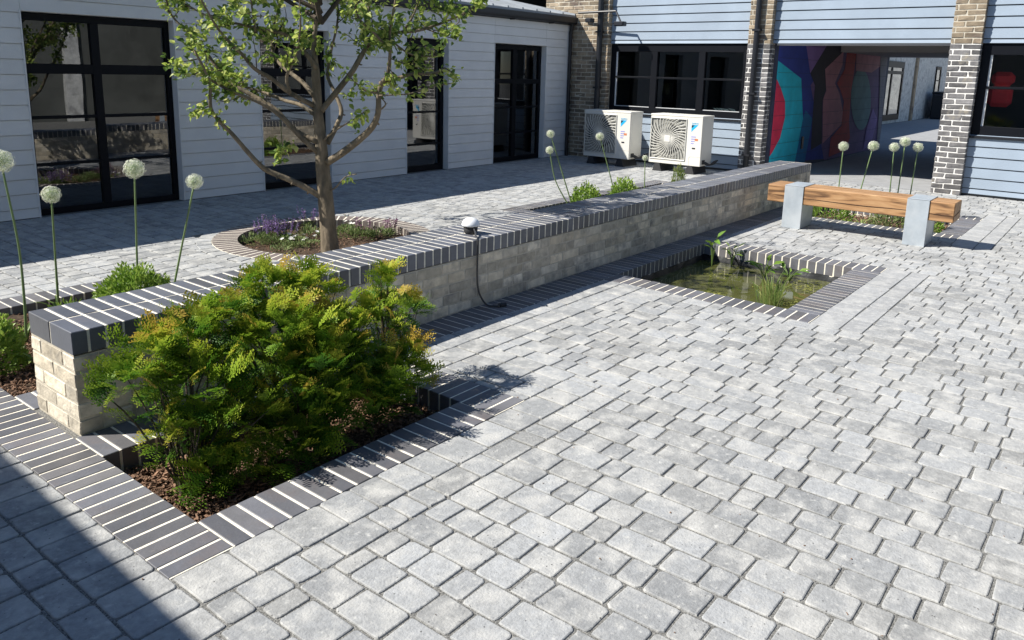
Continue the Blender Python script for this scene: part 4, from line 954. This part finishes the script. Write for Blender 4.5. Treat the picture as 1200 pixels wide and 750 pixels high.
# planting circle under the tree
def spike_plant(label, c, n, h, rad, mat_, cat, group, name='lavender_plant'):
    t = thing(name, label, cat, c, group); c = np.array(c, float); st = MB(); fl_ = MB()
    for i in range(n):
        a = rng.uniform(0, 6.28); r_ = rad*math.sqrt(rng.uniform(0, 1)); d = np.array([math.cos(a)*r_, math.sin(a)*r_, 0]); hh = h*rng.uniform(.7, 1.1); top = c+d*1.5+np.array([0, 0, hh])
        st.tube([c+d*.5, c+d+np.array([0, 0, hh*.5]), top], [.0022, .002, .0015], 4, tone=.3)
        k = 26; s_ = rng.uniform(.45, 1., k); Pp = (c+d)[None]*(1-s_[:, None])+top[None]*s_[:, None]+rng.normal(0, .006, (k, 3)); Pp[:, 2] = c[2]+hh*s_
        M3 = frames(rdirs(k))*.011; fl_.scatter(LEAF, LEAFF, M3, Pp, rng.uniform(0, 1, k))
    k = n*18; d = rdirs(k); d[:, 2] = np.abs(d[:, 2])*.6; Pp = c+d*np.array([rad, rad, h*.45])*rng.uniform(.4, 1, k)[:, None]
    st.scatter(LEAF, LEAFF, frames(d+np.array([0, 0, .5]))*np.c_[np.full(k, .007), np.full(k, .03), np.full(k, .03)][:, None, :], Pp, rng.uniform(.2, .9, k))
    st.build('foliage', MT['herb'], t); fl_.build('blossom', MT[mat_], t)
def ground_at(px, py, z=-.06): return tuple(at_plane(2, z, px, py))
GL = 'flowering plants in the tree circle'
for lb_, px, n_, h, r_, m_ in (('violet flowered plant at the rim of the tree circle, leftmost clump', (312, 281), 26, .23, .12, 'purple'), ('second violet clump along the back rim of the tree circle', (333, 281), 26, .20, .11, 'purple'), ('thin tall violet spikes behind the tree trunk', (362, 266), 9, .22, .08, 'purple'), ('mauve spikes against the brick rim right of the trunk', (430, 276), 10, .17, .08, 'pink'), ('mauve pink spikes at the far end of the tree circle', (457, 275), 12, .18, .07, 'pink')):
    spike_plant(lb_, ground_at(*px), n_, h, r_, m_, 'flower', GL, 'lavender_plant' if m_ == 'purple' else 'mauve_flower')
def daisy(label, c, n, rad):
    t = thing('daisy_clump', label, 'flower', c, 'white daisies in the tree circle'); c = np.array(c, float); fl_ = MB(); st = MB()
    for i in range(n):
        d = rng.normal(0, rad*.5, 3)*np.array([1, 1, .0]); p = c+d+np.array([0, 0, rng.uniform(.04, .09)]); V = [p]
        nr = np.array([rng.normal(0, .3), rng.normal(0, .3), 1.]); nr /= np.linalg.norm(nr); x = np.cross(nr, (0, 1, 0)); x /= np.linalg.norm(x); y_ = np.cross(nr, x)
        for q in range(10): a = q*math.pi/5; r2 = .022 if q % 2 else .015; V.append(p+r2*(math.cos(a)*x+math.sin(a)*y_)+nr*.004)
        fl_.add(V, [(0, 1+q, 1+(q+1) % 10) for q in range(10)]); st.tube([c+d*.6, p], .0015, 4, tone=.4)
    k = 160; d = rdirs(k); d[:, 2] = np.abs(d[:, 2])*.5; st.scatter(LEAF, LEAFF, frames(d+np.array([0, 0, .4]))*np.c_[np.full(k, .010), np.full(k, .028), np.full(k, .028)][:, None, :], c+d*np.array([rad, rad, .05]), rng.uniform(.2, .9, k))
    fl_.build('blossom', MT['white'], t); st.build('foliage', MT['herb'], t)
for lb_, px in (('white daisies clustered left of the trunk in the tree circle', (346, 283)), ('white daisies spread just before the trunk foot', (366, 287)), ('pair of white blooms at the coping edge left of the trunk', (338, 290)), ('white daisies right of the trunk under the rim', (410, 268)), ('white daisies at the far rim right of the trunk', (404, 262))): daisy(lb_, ground_at(*px), 6, .11)
gc = MB()                                       # low mixed ground cover between them
for px, py, r_, n_ in ((300, 285, .16, 200), (325, 287, .15, 160), (362, 277, .14, 180), (405, 276, .16, 260), (425, 278, .16, 220), (445, 277, .14, 180), (350, 290, .12, 60), (330, 296, .12, 70)):
    c = np.array(ground_at(px, py)); d = rdirs(n_); d[:, 2] = np.abs(d[:, 2]); Pp = c+d*np.array([r_, r_, .09])*rng.uniform(.4, 1, n_)[:, None]
    q = np.hypot(Pp[:, 0]-CIR[0], Pp[:, 1]-CIR[1]) < .78; Pp, d = Pp[q], d[q]; n_ = len(Pp)
    gc.scatter(LEAF, LEAFF, frames(d+np.array([0, 0, .5])+rng.normal(0, .4, d.shape))*np.c_[np.full(n_, .011), np.full(n_, .034), np.full(n_, .034)][:, None, :], Pp, rng.uniform(0, .9, n_))
stuff(gc.build('ground_cover', MT['herb']))

# ------------------------------------------------------------------ pond plants
PW = WZ
def wat(px, py): return at_plane(2, PW, px, py)
bl = MB(); c = wat(903, 357)
for i in range(70):
    a = rng.uniform(0, 6.28); r_ = rng.uniform(0, .09); p = c+np.array([math.cos(a)*r_, math.sin(a)*r_, -.02]); l = rng.uniform(.12, .34); d = np.array([math.cos(a), math.sin(a), 0])*rng.uniform(.05, .55)
    q = [p, p+d*l*.4+np.array([0, 0, l*.6]), p+d*l+np.array([0, 0, l*rng.uniform(.7, 1)])]; w_ = np.cross(ray(903, 340), (0, 0, 1)); w_ = w_/np.linalg.norm(w_)*.0035
    bl.add([q[0]-w_, q[0]+w_, q[1]+w_, q[1]-w_, q[2]], [(0, 1, 2, 3), (3, 2, 4)], 0, rng.uniform(.3, .9))
tag(bl.build('water_grass', MT['strap']), 'clump of thin yellow green blades rising from the pond water', 'water plant')
def broad_plant(label, c, n, h, size, tone, lean=.3):
    t = thing('water_plant', label, 'water plant', tuple(c), 'broad leaved pond plants'); lf = MB(); st = MB(); c = np.array(c)
    for i in range(n):
        a = rng.uniform(0, 6.28); hh = h*rng.uniform(.45, 1.); top = c+np.array([math.cos(a)*lean*hh, math.sin(a)*lean*hh, hh]); st.tube([c, (c+top)/2+np.array([0, 0, .02]), top], [.004, .0035, .003], 5, tone=.35, smooth=3)
        d = np.array([[math.cos(a), math.sin(a), rng.uniform(-.1, .9)]]); s_ = size*rng.uniform(.7, 1.15); lf.scatter(LEAF, LEAFF, frames(d, roll=rng.uniform(-.6, .6, 1))*np.array([s_*.42, s_, s_]), top[None], np.array([rng.uniform(*tone)]))
    lf.build('foliage', MT['hebe'], t); st.build('stem', MT['strap'], t)
broad_plant('tall broad leaved plant in the shaded corner of the pond', wat(834, 312), 5, .28, .10, (.3, .8), .12)
broad_plant('leafy pond plant against the sunny back edge', wat(857, 312), 9, .20, .07, (.3, 1.), .25)
broad_plant('broad leaved plant spreading across the middle of the pond back edge', wat(895, 327), 14, .16, .10, (.2, .8), .6)
broad_plant('low broad leaved plant right of the spreading one in the pond', wat(925, 330), 9, .11, .09, (.1, .7), .7)
broad_plant('tiny sprouting plant at the outer corner of the pond', wat(972, 327), 5, .14, .05, (.4, .9), .25)
wd = MB()
for px, py, n_, sp in ((838, 346, 130, .05), (925, 356, 60, .07), (846, 322, 70, .06), (962, 342, 110, .08), (945, 334, 70, .08), (905, 335, 40, .08)):
    c = wat(px, py); T = np.c_[rng.normal(c[0], sp, n_), rng.normal(c[1], sp, n_), np.full(n_, PW+.003)]; q = (T[:, 0] > b[0]+.03) & (T[:, 0] < 5.61) & (T[:, 1] > -1.6) & (T[:, 1] < -.29); b = BEDS['pool']; q = (T[:, 0] > b[0]+.03) & (T[:, 0] < b[1]-.03) & (T[:, 1] > b[2]+.03) & (T[:, 1] < b[3]-.03); T = T[q]
    d = np.c_[rng.normal(0, 1, (len(T), 2)), np.zeros(len(T))]; wd.scatter(LEAF, LEAFF, frames(d)*np.array([.012, .028, .012]), T, rng.uniform(0, 1, len(T)))
stuff(wd.build('pondweed', MT['weed']))

# ------------------------------------------------------------------ apple tree
TB = (3.03, 2.08, -.08)
tr_ = thing('apple_tree', 'small apple tree with spreading bare lower limbs in the circular bed', 'tree', TB)
def limb3(pts, d0, d1): n_ = len(pts); return [at_depth(px, py, TB, d0+(d1-d0)*i/(n_-1)) for i, (px, py) in enumerate(pts)]
tk = MB(); TP = limb3([(387, 294), (385, 268), (381, 230), (378, 196), (376, 165), (373, 135), (371, 105), (369, 75)], 0, .05)
tk.tube([TP[0]+np.array([0, 0, -.05])]+TP, [.094, .082, .071, .067, .060, .050, .043, .038, .032], 14, smooth=4, wob=.03); tk.build('trunk', MT['bark'], tr_, shade=True)
LIMBS = [  # pixel path in the photograph, depth offsets (m), start radius
 ([(381, 234), (362, 222), (340, 211), (318, 202), (306, 195), (290, 178), (272, 157), (258, 143), (247, 127), (246, 100), (238, 78), (228, 60)], 0, -.35, .034),
 ([(372, 178), (352, 160), (336, 143), (322, 131), (302, 119), (276, 109), (256, 99), (238, 88), (222, 80)], 0, -.25, .028),
 ([(372, 166), (346, 153), (322, 128), (296, 112), (272, 98), (256, 82), (242, 62), (226, 44), (206, 24), (192, 4)], 0, .35, .030),
 ([(369, 134), (352, 123), (334, 118), (308, 108), (274, 97), (258, 82), (240, 84)], .02, .6, .024),
 ([(368, 124), (340, 109), (318, 92), (298, 80), (284, 64), (262, 42), (248, 22), (232, -8)], .02, -.6, .026),
 ([(368, 112), (354, 96), (336, 82), (322, 66), (318, 40), (326, 12), (330, -30)], .02, .7, .026),
 ([(371, 80), (358, 62), (346, 52), (334, 40), (304, 34), (280, 28), (250, 22), (216, 4)], .03, -.2, .024),
 ([(384, 190), (400, 180), (420, 165), (436, 149), (443, 132), (444, 112), (449, 97), (466, 92), (484, 86), (506, 86), (522, 80)], 0, -.3, .040),
 ([(446, 98), (454, 88), (457, 64), (457, 38), (462, 8), (470, -30)], -.2, -.55, .022),
 ([(441, 109), (428, 106), (416, 96), (404, 84)], -.15, -.1, .012),
 ([(376, 130), (386, 118), (410, 88), (422, 68), (431, 54), (452, 40), (488, 36), (520, 26), (556, 10)], .03, .35, .034),
 ([(384, 168), (394, 148), (400, 130), (392, 108), (384, 88), (388, 60), (396, 20), (392, -30)], .05, .8, .028),
 ([(380, 164), (386, 158), (399, 149), (416, 139), (430, 129)], .0, -.3, .012),
 ([(386, 224), (394, 219), (402, 210), (408, 206), (418, 204)], .0, -.1, .009),
 ([(370, 78), (368, 50), (371, 10), (366, -40), (372, -110)], .05, .1, .030),
 ([(430, 56), (428, 30), (436, -6), (448, -60)], .2, .6, .022),
 ([(444, 130), (452, 122), (444, 112)], -.1, -.1, .010),
 ([(444, 112), (478, 110), (498, 104), (514, 100), (528, 98)], -.3, -.4, .007),
 ([(340, 109), (336, 90), (346, 66), (352, 30), (350, -20)], -.2, -.5, .018),
 ([(300, 40), (296, 14), (290, -30)], -.1, -.3, .014), ([(472, 38), (486, 14), (500, -30)], .3, .2, .015), ([(500, 34), (520, 40), (538, 26)], .3, .1, .008),
 ([(457, 60), (440, 40), (420, 20), (410, -20)], -.3, -.9, .015), ([(457, 46), (478, 62), (500, 66), (520, 64)], -.35, -.2, .010),
]
leaves_T = []; leaves_d = []; tw = MB(); limb_pts = []
for pts, d0, d1, r_ in LIMBS:
    Q = np.array(limb3(pts, d0, d1)); n_ = len(Q); rad = np.linspace(r_*.86, max(.004, r_*.25), n_)
    lm = MB(); lm.tube(Q, rad, 9, smooth=4, wob=.04)
    # knobbly spurs
    Qs, rs = catmull(Q, rad, 6)
    for i in range(6, len(Qs), 5):
        d = rdirs(1)[0]; lm.tube([Qs[i], Qs[i]+d*rs[i]*1.7, Qs[i]+d*rs[i]*2.2+np.array([0, 0, .008])], [rs[i]*.42, rs[i]*.32, .002], 5)
    lm.build('limb', MT['bark'], tr_, shade=True); limb_pts.append((Qs, rs))
def cluster(p, n_, s_):
    for _ in range(n_): leaves_T.append(p+rng.normal(0, s_, 3)); leaves_d.append(rng.normal(0, .6, 3)+np.array([0, 0, -.1]))
# bare lower wood, leafy outer wood: leaf clusters start at a height that depends on the limb
first = {0: .62, 1: .62, 2: .45, 3: .50, 4: .42, 5: .40, 6: .30, 7: .55, 8: .15, 9: .35, 10: .34, 11: .42, 12: .75, 13: .85, 14: .1, 15: 0, 16: .9, 17: .25, 18: .2, 19: 0, 20: 0, 21: 0, 22: .1, 23: .1}
for k, (Qs, rs) in enumerate(limb_pts):
    L_ = np.linalg.norm(np.diff(Qs, axis=0), axis=1); S = np.r_[0, np.cumsum(L_)]; tot = S[-1]; s_ = first[k]*tot
    while s_ < tot:
        i = min(len(Qs)-1, int(np.searchsorted(S, s_))); p = Qs[i]; big = k not in (9, 12, 13, 16, 17)
        if big and rng.uniform() < .60:            # a side twig with clusters
            d = rdirs(1)[0]*np.array([1, 1, .8])+np.array([0, 0, .25]); d /= np.linalg.norm(d); l = rng.uniform(.08, .30)
            q = [p, p+d*l*.5+rng.normal(0, .02, 3), p+d*l+np.array([0, 0, .02])+rng.normal(0, .02, 3)]; tw.tube(q, [.005, .0038, .002], 5, smooth=3)
            for t in np.arange(.3, 1.05, .23): cluster(q[0]*(1-t)+q[2]*t, rng.integers(5, 9), .028)
        else: cluster(p+rng.normal(0, .012, 3), rng.integers(4, 9), .022)
        s_ += rng.uniform(.045, .085)
for px, py, n_ in ((330, 176, 26), (326, 186, 18), (338, 168, 18), (246, 100, 6), (250, 132, 10), (266, 148, 6), (418, 140, 14), (418, 150, 10), (410, 112, 14), (424, 108, 12), (240, 84, 20), (262, 90, 20), (214, 84, 18), (208, 80, 10)):
    cluster(at_depth(px, py, TB, rng.uniform(-.3, .0)), n_, .024)
# crown above the frame: upright shoots that shade the terrace and the coping
for i in range(16):
    b0 = limb_pts[rng.choice([2, 4, 5, 8, 10, 11, 14, 15, 18, 20])][0][-1]+rng.normal(0, .06, 3); d = np.array([rng.normal(0, .35), rng.normal(0, .35), 1.]); l = rng.uniform(.25, .6); q = [b0, b0+d*l*.5+rng.normal(0, .03, 3), b0+d*l]
    tw.tube(q, [.008, .006, .003], 6, smooth=3)
    for t in np.arange(.2, 1.05, .12): cluster(q[0]*(1-t)+q[2]*t, rng.integers(4, 8), .035)
for i in range(15):                              # the rest of the crown, over the terrace and above the picture
    e = rdirs(1)[0]; e[2] = abs(e[2])*.6; tgt = np.array([2.95, 2.6, 2.55])+e*np.array([1.25, 1.75, .75])*rng.uniform(.75, 1.1)
    if tgt[2] < 2.42: tgt[2] = 2.42+rng.uniform(0, .3)
    b0 = np.array([3.0, 2.12, rng.uniform(1.9, 2.3)]); mid = b0*.5+tgt*.5+np.array([0, 0, .12])+rng.normal(0, .08, 3); q, qr = catmull(np.array([b0, mid, tgt]), np.array([.022, .013, .005]), 8); tw.tube(q, qr, 6)
    for j in range(7, len(q)):
        for _ in range(2):
            d = rdirs(1)[0]; l = rng.uniform(.08, .25); tw.tube([q[j], q[j]+d*l], [.004, .002], 4)
            for t in (.4, .75, 1.): cluster(q[j]+d*l*t, rng.integers(4, 8), .03)
for tgt in ((2.45, 3.9, 2.72), (3.1, 4.15, 2.8), (3.75, 3.95, 2.75), (4.0, 3.3, 2.8)):   # long limbs reaching over the terrace
    b0 = np.array([3.0, 2.15, 2.15]); tgt = np.array(tgt); q, qr = catmull(np.array([b0, b0*.5+tgt*.5+np.array([0, 0, .2]), tgt]), np.array([.026, .017, .008]), 10); tw.tube(q, qr, 7)
    for j in range(9, len(q)):
        d = rdirs(1)[0]; l = rng.uniform(.1, .25); tw.tube([q[j], q[j]+d*l], [.005, .002], 4)
        for t in (.5, 1.): cluster(q[j]+d*l*t, rng.integers(4, 8), .03)
LT = np.array(leaves_T); LD = np.array(leaves_d); k = len(LT)
out = LD*.8+(LT-(np.array(TB)+np.array([0, 0, 1.6])))*.5
sz = rng.uniform(.032, .061, k); cr_ = MB()
cr_.scatter(LEAF, LEAFF, frames(out, roll=rng.normal(0, 1.0, k))*np.c_[sz*.72, sz, sz*rng.uniform(.6, 2.2, k)][:, None, :], LT, np.clip(.60+rng.normal(0, .24, k), 0, 1))
tb = cr_.n; cr_.v += tw.v; cr_.t += tw.t; cr_.f += [tuple(q+tb for q in f) for f in tw.f]; cr_.mi += [1]*len(tw.f); cr_.n += tw.n
cr_.build('crown', [MT['leaf'], MT['twig']], tr_)

# fallen bits and small debris on the paving
db = MB()
for i in range(150):
    p = np.array([rng.uniform(-1, 6), rng.uniform(-3.4, -.6), .002]); s_ = rng.uniform(.003, .008); M3 = frames(rdirs(1)*np.array([1, 1, .1]))*np.array([s_*.6, s_, s_*.3]); db.scatter(chip, chf, M3, p[None], np.zeros(1))
stuff(db.build('debris', MT['mulch']))
for o in bpy.data.objects:
    if '_w' in o: del o['_w']
